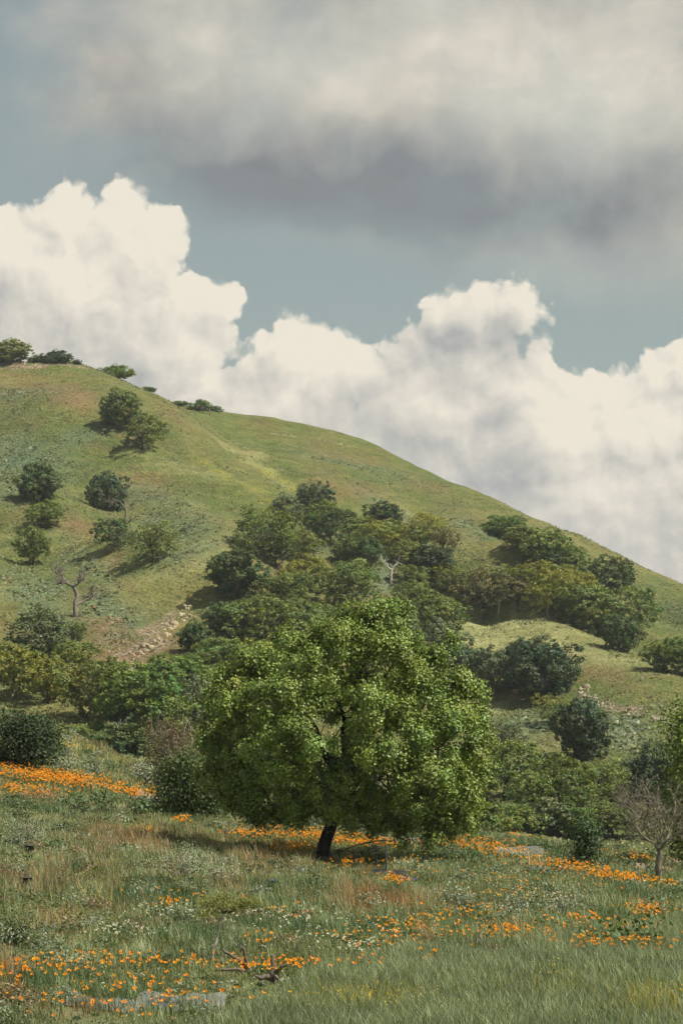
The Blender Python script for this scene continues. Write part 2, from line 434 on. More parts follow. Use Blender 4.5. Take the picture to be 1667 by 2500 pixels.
def unit(v): return v / (np.linalg.norm(v, axis=-1, keepdims=True) + 1e-9)


def leaves(C, N, size, r, aspect=0.55, jit=0.8):
    """one diamond leaf per centre, facing roughly N"""
    n = len(C)
    N = unit(N + r.normal(0, jit, (n, 3)))
    T = unit(np.cross(N, r.normal(0, 1, (n, 3))))
    B = np.cross(N, T)
    s = (size * r.uniform(.65, 1.35, n))[:, None]
    bend = N * s * r.uniform(-.25, .35, n)[:, None]
    V = np.stack([C - T * s * .5, C + B * s * aspect * .5 + bend * .6, C + T * s * .5, C - B * s * aspect * .5 + bend * .6], 1).reshape(-1, 3)
    return V, np.arange(n * 4).reshape(n, 4)


def bent(a, b, r, k=6, bow=.12, sag=0.0):
    a = np.asarray(a, float); b = np.asarray(b, float); t = np.linspace(0, 1, k)[:, None]
    L = np.linalg.norm(b - a); o = r.normal(0, 1, 3) * bow * L
    p = a + (b - a) * t + o * np.sin(t * np.pi) + np.array([0, 0, sag * L]) * np.sin(t * np.pi)
    p[1:-1] += r.normal(0, .02 * L, (k - 2, 3))
    return p


# ------------------------------------------------------------------ materials
MATS = {}
def mat(name):
    m_ = bpy.data.materials.new(name); m_.use_nodes = True; MATS[name] = m_; return m_, NT(m_.node_tree)


def plain(name, c, rough=.85, var=.25, scale=8.0, bump=0.0):
    m_, g = mat(name)
    tc = g.n('ShaderNodeTexCoord').outputs['Object']
    nz = g.noise(tc, scale, 5, .6)
    col = g.mix(nz, tuple(x * (1 - var) for x in c), tuple(min(1, x * (1 + var)) for x in c))
    b = g.n('ShaderNodeBsdfPrincipled'); g.put(b.inputs['Base Color'], col); b.inputs['Roughness'].default_value = rough
    b.inputs['Specular IOR Level'].default_value = .25
    if bump:
        bn = g.n('ShaderNodeBump'); bn.inputs['Strength'].default_value = bump; g.put(bn.inputs['Height'], g.noise(tc, scale * 3, 4, .6)); g.put(b.inputs['Normal'], bn.outputs[0])
    out = g.n('ShaderNodeOutputMaterial'); m_.node_tree.links.new(b.outputs[0], out.inputs[0])
    return m_


def foliage(name, c, trans=.28, rough=.5, spec=.35, var=.25):
    if c != (1, 1, 1): c = tuple(x * .90 for x in c)
    m_, g = mat(name)
    at_ = g.attr('Col').outputs['Color']
    oi = g.n('ShaderNodeObjectInfo').outputs['Random']
    k = g.m('ADD', 1 - var / 2, g.m('MULTIPLY', oi, var))
    col = g.mix(1.0, at_, c, 'MULTIPLY')
    col = g.v('SCALE', col, scale=k)
    b = g.n('ShaderNodeBsdfPrincipled'); g.put(b.inputs['Base Color'], col); b.inputs['Roughness'].default_value = rough
    b.inputs['Specular IOR Level'].default_value = spec
    t = g.n('ShaderNodeBsdfTranslucent'); g.put(t.inputs[0], g.mix(1.0, col, (1.25, 1.3, .5), 'MULTIPLY'))
    mx = g.n('ShaderNodeMixShader'); mx.inputs[0].default_value = trans
    m_.node_tree.links.new(b.outputs[0], mx.inputs[1]); m_.node_tree.links.new(t.outputs[0], mx.inputs[2])
    out = g.n('ShaderNodeOutputMaterial'); m_.node_tree.links.new(mx.outputs[0], out.inputs[0])
    return m_


M_SYC = foliage('leaf_main', (0.182, 0.250, 0.050), .10, .5, .28)
M_LIVE = foliage('leaf_live_oak', (0.104, 0.148, 0.058), .2, .6, .2)
M_GREEN = foliage('leaf_green_oak', (0.168, 0.220, 0.064), .25, .6, .2)
M_BRIGHT = foliage('leaf_bright_oak', (0.150, 0.220, 0.058), .28, .6, .2)
M_OLIVE = foliage('leaf_olive_oak', (0.200, 0.228, 0.068), .25, .6, .2)
M_YELLOW = foliage('leaf_yellow_oak', (0.260, 0.272, 0.062), .28, .6, .2)
M_RUSSET = foliage('leaf_russet_oak', (0.205, 0.198, 0.084), .22, .6, .2)
M_GREY = foliage('leaf_grey_oak', (0.155, 0.192, 0.100), .2, .6, .2)
M_BLUE = foliage('leaf_blue_oak', (0.086, 0.126, 0.066), .2, .6, .2)
M_BARK = plain('bark', (0.055, 0.043, 0.035), .9, .4, 14, .6)
M_BARKG = plain('bark_grey', (0.20, 0.175, 0.15), .9, .3, 10, .5)
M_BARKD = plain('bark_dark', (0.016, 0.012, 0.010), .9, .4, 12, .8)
M_DEAD = plain('dead_wood', (0.165, 0.145, 0.12), .9, .3, 10, .5)
M_PALE = plain('bleached_wood', (0.46, 0.43, 0.38), .9, .2, 10, .4)
M_ROCK = plain('cream_rock', (0.32, 0.265, 0.175), .95, .45, 1.2, .9)
M_GRASS = foliage('grass_blades', (1, 1, 1), .30, .55, .25, 0.0)
M_WEED = foliage('weed_leaves', (1, 1, 1), .22, .5, .35, 0.0)


# ------------------------------------------------------------------ zones of the hillside (own colour of what grows there; pale adds painted crest sunlight)
def blob(px, py, lst):
    w = np.zeros(len(px))
    for cx, cy, rx, ry, rot, am in lst:
        c, s = math.cos(R(rot)), math.sin(R(rot))
        a = ((px - cx) * c + (py - cy) * s) / rx; b = (-(px - cx) * s + (py - cy) * c) / ry
        w = np.maximum(w, am * np.exp(-(a * a + b * b) * 1.2))
    return w


Z_MUST = [(530, 1150, 62, 9, 32, 1), (490, 1125, 40, 7, 30, .7), (680, 1160, 48, 9, 35, 1), (715, 1185, 25, 8, 42, .8), (1040, 1250, 70, 12, 30, .55), (640, 1210, 60, 20, 30, .5), (600, 1190, 50, 12, 32, .5)]
Z_RED = [(330, 1590, 130, 50, -20, 1), (250, 1540, 70, 40, 20, .9), (430, 1560, 70, 30, -30, .9), (190, 975, 60, 22, 20, .9), (420, 1010, 45, 10, 45, .6), (190, 1290, 60, 35, 30, .9), (290, 1380, 28, 22, 0, .8), (560, 1490, 60, 14, -10, .9), (700, 1400, 60, 14, -15, .7), (1380, 1580, 55, 22, 30, 1.0), (100, 950, 130, 25, 5, .5),
         (1480, 1650, 130, 22, 25, .6), (530, 1070, 70, 10, 32, .75), (800, 1190, 60, 26, 20, .9), (1020, 1180, 110, 20, 28, .5), (840, 1110, 130, 14, 15, .5), (350, 1180, 90, 26, 15, .4), (20, 1520, 50, 25, 0, .8), (880, 1200, 60, 20, 10, .7),
         (1180, 1700, 60, 14, -10, .7), (1290, 1690, 70, 14, 0, .6), (60, 1240, 60, 40, 0, .4), (950, 1480, 60, 40, 0, .6), (620, 1530, 60, 20, 0, .5)]
Z_BLUE = [(60, 1120, 110, 55, 10, 1), (200, 1075, 90, 25, -15, .8), (60, 965, 80, 12, -5, .8), (420, 1290, 110, 40, -10, .8), (460, 1350, 130, 22, -20, .7), (100, 1460, 110, 40, 25, .8), (270, 1490, 80, 50, 50, .9), (230, 1400, 60, 30, 40, .8),
          (380, 1210, 90, 30, 15, .6), (760, 1330, 60, 26, 20, .9), (940, 1420, 70, 35, 0, 1), (20, 1190, 70, 30, 0, .7), (880, 1140, 160, 20, 14, .5), (950, 1240, 90, 18, 28, .6), (1130, 1290, 60, 26, 28, .7), (1540, 1790, 110, 50, 10, .8), (1290, 1770, 90, 40, 0, .6),
          (1640, 1500, 60, 20, 30, .5), (350, 1570, 22, 60, 20, .6)]
Z_BARE = [(400, 1525, 70, 26, -36, .8), (345, 1575, 36, 50, 20, .85), (320, 1620, 40, 36, 0, .9), (270, 1560, 40, 30, 20, .55), (690, 1063, 40, 4, 5, .7), (820, 1080, 50, 4, 12, .55), (1550, 1735, 120, 20, 16, .7), (1440, 1700, 60, 16, 20, .5),
          (60, 890, 100, 5, 0, .8), (180, 893, 60, 6, 3, .8), (280, 925, 40, 4, 35, .7), (1270, 1690, 30, 8, 0, .7)]


ZN = ('must', 'red', 'blue', 'bare', 'pale')
Z_PALE_SUNLIT = [(215, 1370, 80, 10, 38, 1.2), (290, 1455, 60, 12, 55, 1.1), (1380, 1560, 140, 40, 26, .8), (620, 1130, 150, 10, 33, .8), (60, 1300, 40, 14, 0, .6), (470, 1150, 120, 16, 15, .5), (1060, 1300, 120, 20, 35, .7), (1200, 1520, 130, 34, -6, 1.2), (1180, 1560, 80, 30, 0, 1), (1330, 1560, 90, 20, 24, .8), (1480, 1600, 130, 26, 26, .8), (480, 1380, 160, 16, -18, .6), (230, 1370, 60, 14, 40, .8), (270, 1440, 40, 14, 50, .8), (20, 1450, 60, 14, 10, .8), (430, 1230, 60, 12, 0, .6), (940, 1425, 60, 20, 0, .6), (620, 1120, 120, 10, 32, .7), (1180, 1720, 90, 24, -10, .8), (1350, 1420, 80, 10, 30, .5), (520, 1320, 60, 10, -15, .7), (90, 1000, 90, 10, 0, .5)]  # pale grass, plus sunlight on knoll crest and spur painted as colour


def zone_attrs(V):
    px, py = proj(V)
    nz = (fbm(V[:, 0] / 5, V[:, 1] / 5 + 50, 21, 4) - .5)
    nz2 = (fbm(V[:, 0] / 9 + 9, V[:, 1] / 9, 25, 4) - .5)
    px = px + nz * 110; py = py + nz2 * 55
    out = {}
    for k, z in (('must', Z_MUST), ('red', Z_RED), ('blue', Z_BLUE), ('bare', Z_BARE), ('pale', Z_PALE_SUNLIT)):
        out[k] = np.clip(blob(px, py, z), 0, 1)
    return out


def ground_material(name, near):
    m_, g = mat(name)
    pos = g.n('ShaderNodeNewGeometry').outputs['Position']
    a = {k: g.attr(k).outputs['Fac'] for k in ZN}
    big = g.noise(pos, .035, 5, .6); mid = g.noise(g.v('MULTIPLY', pos, (1, 1, 2.2)), .32, 6, .68); fine = g.noise(g.v('MULTIPLY', pos, (1, 1, 1.0)), 1.9, 4, .7)
    streak = g.noise(g.v('MULTIPLY', pos, (.25, .6, 1.4)), .8, 5, .65)
    green, straw = (0.088, 0.124, 0.032), (0.215, 0.195, 0.072)
    c = g.mix(g.ss(mid, .34, .66), green, (0.142, 0.168, 0.048))
    c = g.mix(g.m('MULTIPLY', g.ss(big, .42, .62), .65), c, straw)
    patch = g.noise(g.v('MULTIPLY', pos, (1, 1, 1.5)), .085, 5, .65, dist=.6)
    c = g.mix(g.m('MULTIPLY', g.ss(patch, .54, .66), .50), c, (0.185, 0.125, 0.055))
    c = g.mix(g.m('MULTIPLY', g.ss(patch, .48, .36), .50), c, (0.080, 0.118, 0.048))
    c = g.mix(g.m('MULTIPLY', g.ss(streak, .5, .72), .5), c, (0.225, 0.190, 0.082))
    mod = g.m('ADD', .72, g.m('MULTIPLY', mid, .75))
    red = g.mix(fine, (0.190, 0.112, 0.055), (0.300, 0.195, 0.105))
    c = g.mix(g.m('MULTIPLY', g.m('MULTIPLY', a['red'], mod), .85), c, red)
    c = g.mix(g.m('MULTIPLY', g.m('MULTIPLY', a['pale'], mod), .9), c, (0.330, 0.330, 0.145))  # pale grass and crest sunlight mixed into the base colour
    sil = g.mix(g.ss(fine, .4, .60), (0.060, 0.098, 0.052), (0.190, 0.245, 0.150))
    c = g.mix(g.m('MULTIPLY', g.m('MULTIPLY', a['blue'], mod), .9), c, sil)
    c = g.mix(g.m('MULTIPLY', g.m('MULTIPLY', a['must'], g.ss(mid, .3, .6)), .6), c, (0.34, 0.31, 0.045))
    c = g.mix(g.m('MULTIPLY', g.ss(fine, .50, .70), .50), c, (0.045, 0.062, 0.020))
    c = g.mix(g.m('MULTIPLY', g.ss(fine, .46, .30), .40), c, (0.26, 0.24, 0.11))
    gr = g.noise(pos, .45, 7, .78)
    c = g.v('SCALE', c, scale=g.m('ADD', .35, g.m('MULTIPLY', gr, 1.25)))
    bare = g.mix(g.ss(fine, .38, .6), (0.130, 0.095, 0.062), (0.33, 0.27, 0.18))
    c = g.mix(g.ss(g.m('MULTIPLY', a['bare'], g.m('ADD', .5, mid)), .22, .50), c, bare)
    if near:
        c = g.mix(g.ss(mid, .35, .7), (0.085, 0.105, 0.040), (0.135, 0.130, 0.062))
        c = g.mix(g.attr('dirt').outputs['Fac'], c, g.mix(fine, (0.17, 0.115, 0.08), (0.29, 0.21, 0.15)))
    b = g.n('ShaderNodeBsdfPrincipled'); g.put(b.inputs['Base Color'], c); b.inputs['Roughness'].default_value = .95
    b.inputs['Specular IOR Level'].default_value = .1
    bn = g.n('ShaderNodeBump'); bn.inputs['Strength'].default_value = .9; bn.inputs['Distance'].default_value = .9 if not near else .05
    g.put(bn.inputs['Height'], g.m('ADD', g.m('MULTIPLY', mid, 1.6), fine)); g.put(b.inputs['Normal'], bn.outputs[0])
    out = g.n('ShaderNodeOutputMaterial'); m_.node_tree.links.new(b.outputs[0], out.inputs[0])
    return m_


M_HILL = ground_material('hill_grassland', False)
M_FIELD = ground_material('meadow_soil', True)


def grid_mesh(name, X, Y, Z, extra=None, rows=None):
    ny, nx = X.shape
    V = np.stack([X, Y, Z], -1).reshape(-1, 3)
    j, i = np.meshgrid(np.arange(ny - 1), np.arange(nx - 1), indexing='ij')
    a = (j * nx + i).ravel()
    return V, np.stack([a, a + 1, a + nx + 1, a + nx], -1)


# the hill (from the ravine up), the meadow and the land beyond, as flush sheets
jj = np.nonzero(gy >= 130)[0]
HGo = HG.copy()
edge_x = sstep(np.abs(GXX), 200, 240); edge_y = sstep(GYY, 700, 820)
HGo = HGo * (1 - np.maximum(edge_x, edge_y)) + (-16) * np.maximum(edge_x, edge_y)
V, Q = grid_mesh('hill', GXX[jj], GYY[jj], HGo[jj])
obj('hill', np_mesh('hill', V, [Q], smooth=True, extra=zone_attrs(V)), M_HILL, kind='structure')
V, Q = grid_mesh('meadow', FXX, FYY, HF)
PX, PY = proj(V)
DIRT = [(640, 2003, 70, 12, 3, 1), (1210, 2040, 90, 12, 6, .9), (1340, 2060, 60, 10, 8, .8), (1590, 2118, 90, 14, 8, 1), (1450, 2095, 60, 10, 8, .8), (90, 1945, 60, 10, 5, .8), (290, 1968, 40, 9, 5, .8), (440, 1905, 60, 10, 0, .7), (1250, 2300, 45, 14, 0, .8), (0, 2430, 60, 30, 0, .9), (150, 2470, 60, 15, 0, .9), (330, 1880, 30, 14, 10, .8), (1000, 2020, 120, 8, 3, .8)]
OK = (V[:, 1] > 20)
dirt = blob(PX, PY, DIRT) * OK
dirt = sstep(dirt + (fbm(V[:, 0] / 1.2, V[:, 1] / 2, 77, 4) - .5) * .6, .3, .6)
zz = {k: np.zeros(len(V)) for k in ZN}; zz['dirt'] = dirt
obj('meadow_ground', np_mesh('meadow', V, [Q], smooth=True, extra=zz), M_FIELD, kind='structure')
rr = np.array([60, 260, 1200, 9000.]); th = np.linspace(0, 2 * np.pi, 49)[:-1]
V = np.array([[math.cos(t) * r_, 300 + math.sin(t) * r_, -18 - (r_ > 5000) * 30] for r_ in rr for t in th] + [[0, 300, -18]])
Q = [[k * 48 + i, k * 48 + (i + 1) % 48, (k + 1) * 48 + (i + 1) % 48, (k + 1) * 48 + i] for k in range(3) for i in range(48)]
T = [[(i + 1) % 48, i, 192] for i in range(48)]
obj('valley_ground', np_mesh('valley', V, [np.array(Q), np.array(T)], extra={k: np.zeros(len(V)) for k in ZN}), M_HILL, kind='structure')


# ------------------------------------------------------------------ tree shapes (unit height, base at the origin)
def crown_shape(seed, rx, zc, rz, nlobe, lr, nleaf, lsize, openness=0.0, flat=0.5, skirt=False):
    """lobed crown: blobs set on an uneven ellipsoid, each a cloud of leaves; returns leaf mesh and the lobe centres"""
    r = np.random.default_rng(seed)
    u = r.normal(0, 1, (nlobe * 3, 3)); u = unit(u)
    u = u[u[:, 2] > (-.75 if skirt else -.45)][:nlobe]
    # push lobes apart a little
    for _ in range(12):
        d = u[:, None] - u[None]; q = (d ** 2).sum(2) + np.eye(len(u)) * 9
        u = unit(u + (d / q[..., None] ** 1.5).sum(1) * .012); 
    k = r.uniform(.62, .95, len(u))
    skew = np.array([r.uniform(-.12, .12), r.uniform(-.12, .12), 0])
    C = np.array([0, 0, zc]) + u * np.array([rx, rx * .9, rz]) * k[:, None] + skew * (u[:, 2:3] + 1) * .5
    rad = lr * r.uniform(.65, 1.35, len(u))
    # inner fill lobes
    ni = max(3, nlobe // 4)
    Ci = np.array([0, 0, zc]) + r.normal(0, .28, (ni, 3)) * np.array([rx, rx, rz]); C = np.vstack([C, Ci]); rad = np.concatenate([rad, np.full(ni, lr * .9)])
    w = rad ** 2; cnt = r.multinomial(nleaf, w / w.sum())
    idx = np.repeat(np.arange(len(C)), cnt)
    d = unit(r.normal(0, 1, (len(idx), 3)))
    # sub-clumps: leaves gather round twig ends
    ncl = 15
    tw = unit(r.normal(0, 1, (len(C), ncl, 3)))
    pick = tw[idx, r.integers(0, ncl, len(idx))]
    d2 = unit(pick + d * .30)
    rr_ = r.uniform(.62, 1.08, len(idx)) ** .8
    P = C[idx] + d2 * rad[idx, None] * rr_[:, None] * np.array([1.05, 1.05, .95])
    keep = (P[:, 2] > .03)
    if openness: keep &= (fbm(P[:, 0] * 9 + seed, P[:, 2] * 9 + P[:, 1] * 7, seed, 3) > openness)
    P, idx, d2 = P[keep], idx[keep], d2[keep]
    N = unit(d2 + np.array([0, 0, .35]))
    Vv, Q = leaves(P, N, lsize, r, .75, .5)
    lob = r.uniform(.78, 1.22, len(C))[idx]
    hue = r.normal(0, .10, len(P)) + r.normal(0, .08, len(C))[idx]
    b = lob * r.uniform(.75, 1.25, len(P))
    col = np.stack([b * (1 + hue), b, b * (1 - hue * .6)], -1)
    return Vv, Q, np.repeat(col, 4, 0), C


def limbs_mesh(seed, C, zt, tr, nb, zbase=0.0, lean=0.0):
    r = np.random.default_rng(seed + 900)
    top = np.array([lean, 0, zt])
    parts = [tube(bent([0, 0, -.04], top, r, 6, .06), np.linspace(tr * 1.35, tr * .8, 6), 7, .1, seed)]
    sel = r.permutation(len(C))[:nb]
    for i in sel:
        e = C[i]; mid = top + (e - top) * r.uniform(.3, .5) + r.normal(0, .03, 3)
        a = bent(top - [0, 0, zt * r.uniform(0, .2)], mid, r, 4, .1); b = bent(mid, e, r, 5, .12)
        p = np.vstack([a, b[1:]])
        parts.append(tube(p, np.linspace(tr * .6, tr * .10, len(p)), 5))
        for _ in range(2):
            s = p[r.integers(3, len(p) - 1)]; q = s + r.normal(0, .09, 3) + [0, 0, .05]
            parts.append(tube(bent(s, q, r, 4, .1), np.linspace(tr * .22, tr * .06, 4), 4))
    return merge(parts)


SHAPES = {}
def shape(key, seed, rx, zc, rz, nlobe, lr, nleaf, lsize, zt, tr, nb, **kw):
    Vv, Q, colr, C = crown_shape(seed, rx, zc, rz, nlobe, lr, nleaf, lsize, **kw)
    a = np.abs(Vv[:, 0]).max(); top = Vv[:, 2].max()
    bv, bf = limbs_mesh(seed, C, zt, tr, nb)
    cm = np_mesh('crown_' + key, Vv / [2 * np.percentile(np.abs(Vv[:, 0]), 98), 2 * np.percentile(np.abs(Vv[:, 1]), 98), top], [Q], col=colr)
    tm = np_mesh('trunk_' + key, bv / [2 * a, 2 * a, top], bf, smooth=True)
    SHAPES.setdefault(key[0], []).append((cm, tm))


for i in range(4):   # dense live oaks, crown nearly to the ground
    shape(f'd{i}', 10 + i, .42, .50, .42, 34, .135, 15000, .034, .30, .030, 8, skirt=True)
for i in range(5):   # open oaks with a visible trunk
    shape(f'o{i}', 30 + i, .44, .54, .38, 28, .125, 12000, .031, .34, .024, 14, openness=.36)
for i in range(3):   # airy half-leafed oaks
    shape(f'a{i}', 50 + i, .44, .56, .37, 26, .125, 7500, .028, .36, .020, 22, openness=.42)
for i in range(3):   # low spreading scrub
    shape(f's{i}', 70 + i, .46, .42, .42, 22, .20, 9000, .045, .15, .02, 8, skirt=True)

LEAF = dict(L=M_LIVE, G=M_GREEN, B=M_BRIGHT, O=M_OLIVE, Y=M_YELLOW, R=M_RUSSET, E=M_GREY, P=M_BLUE)
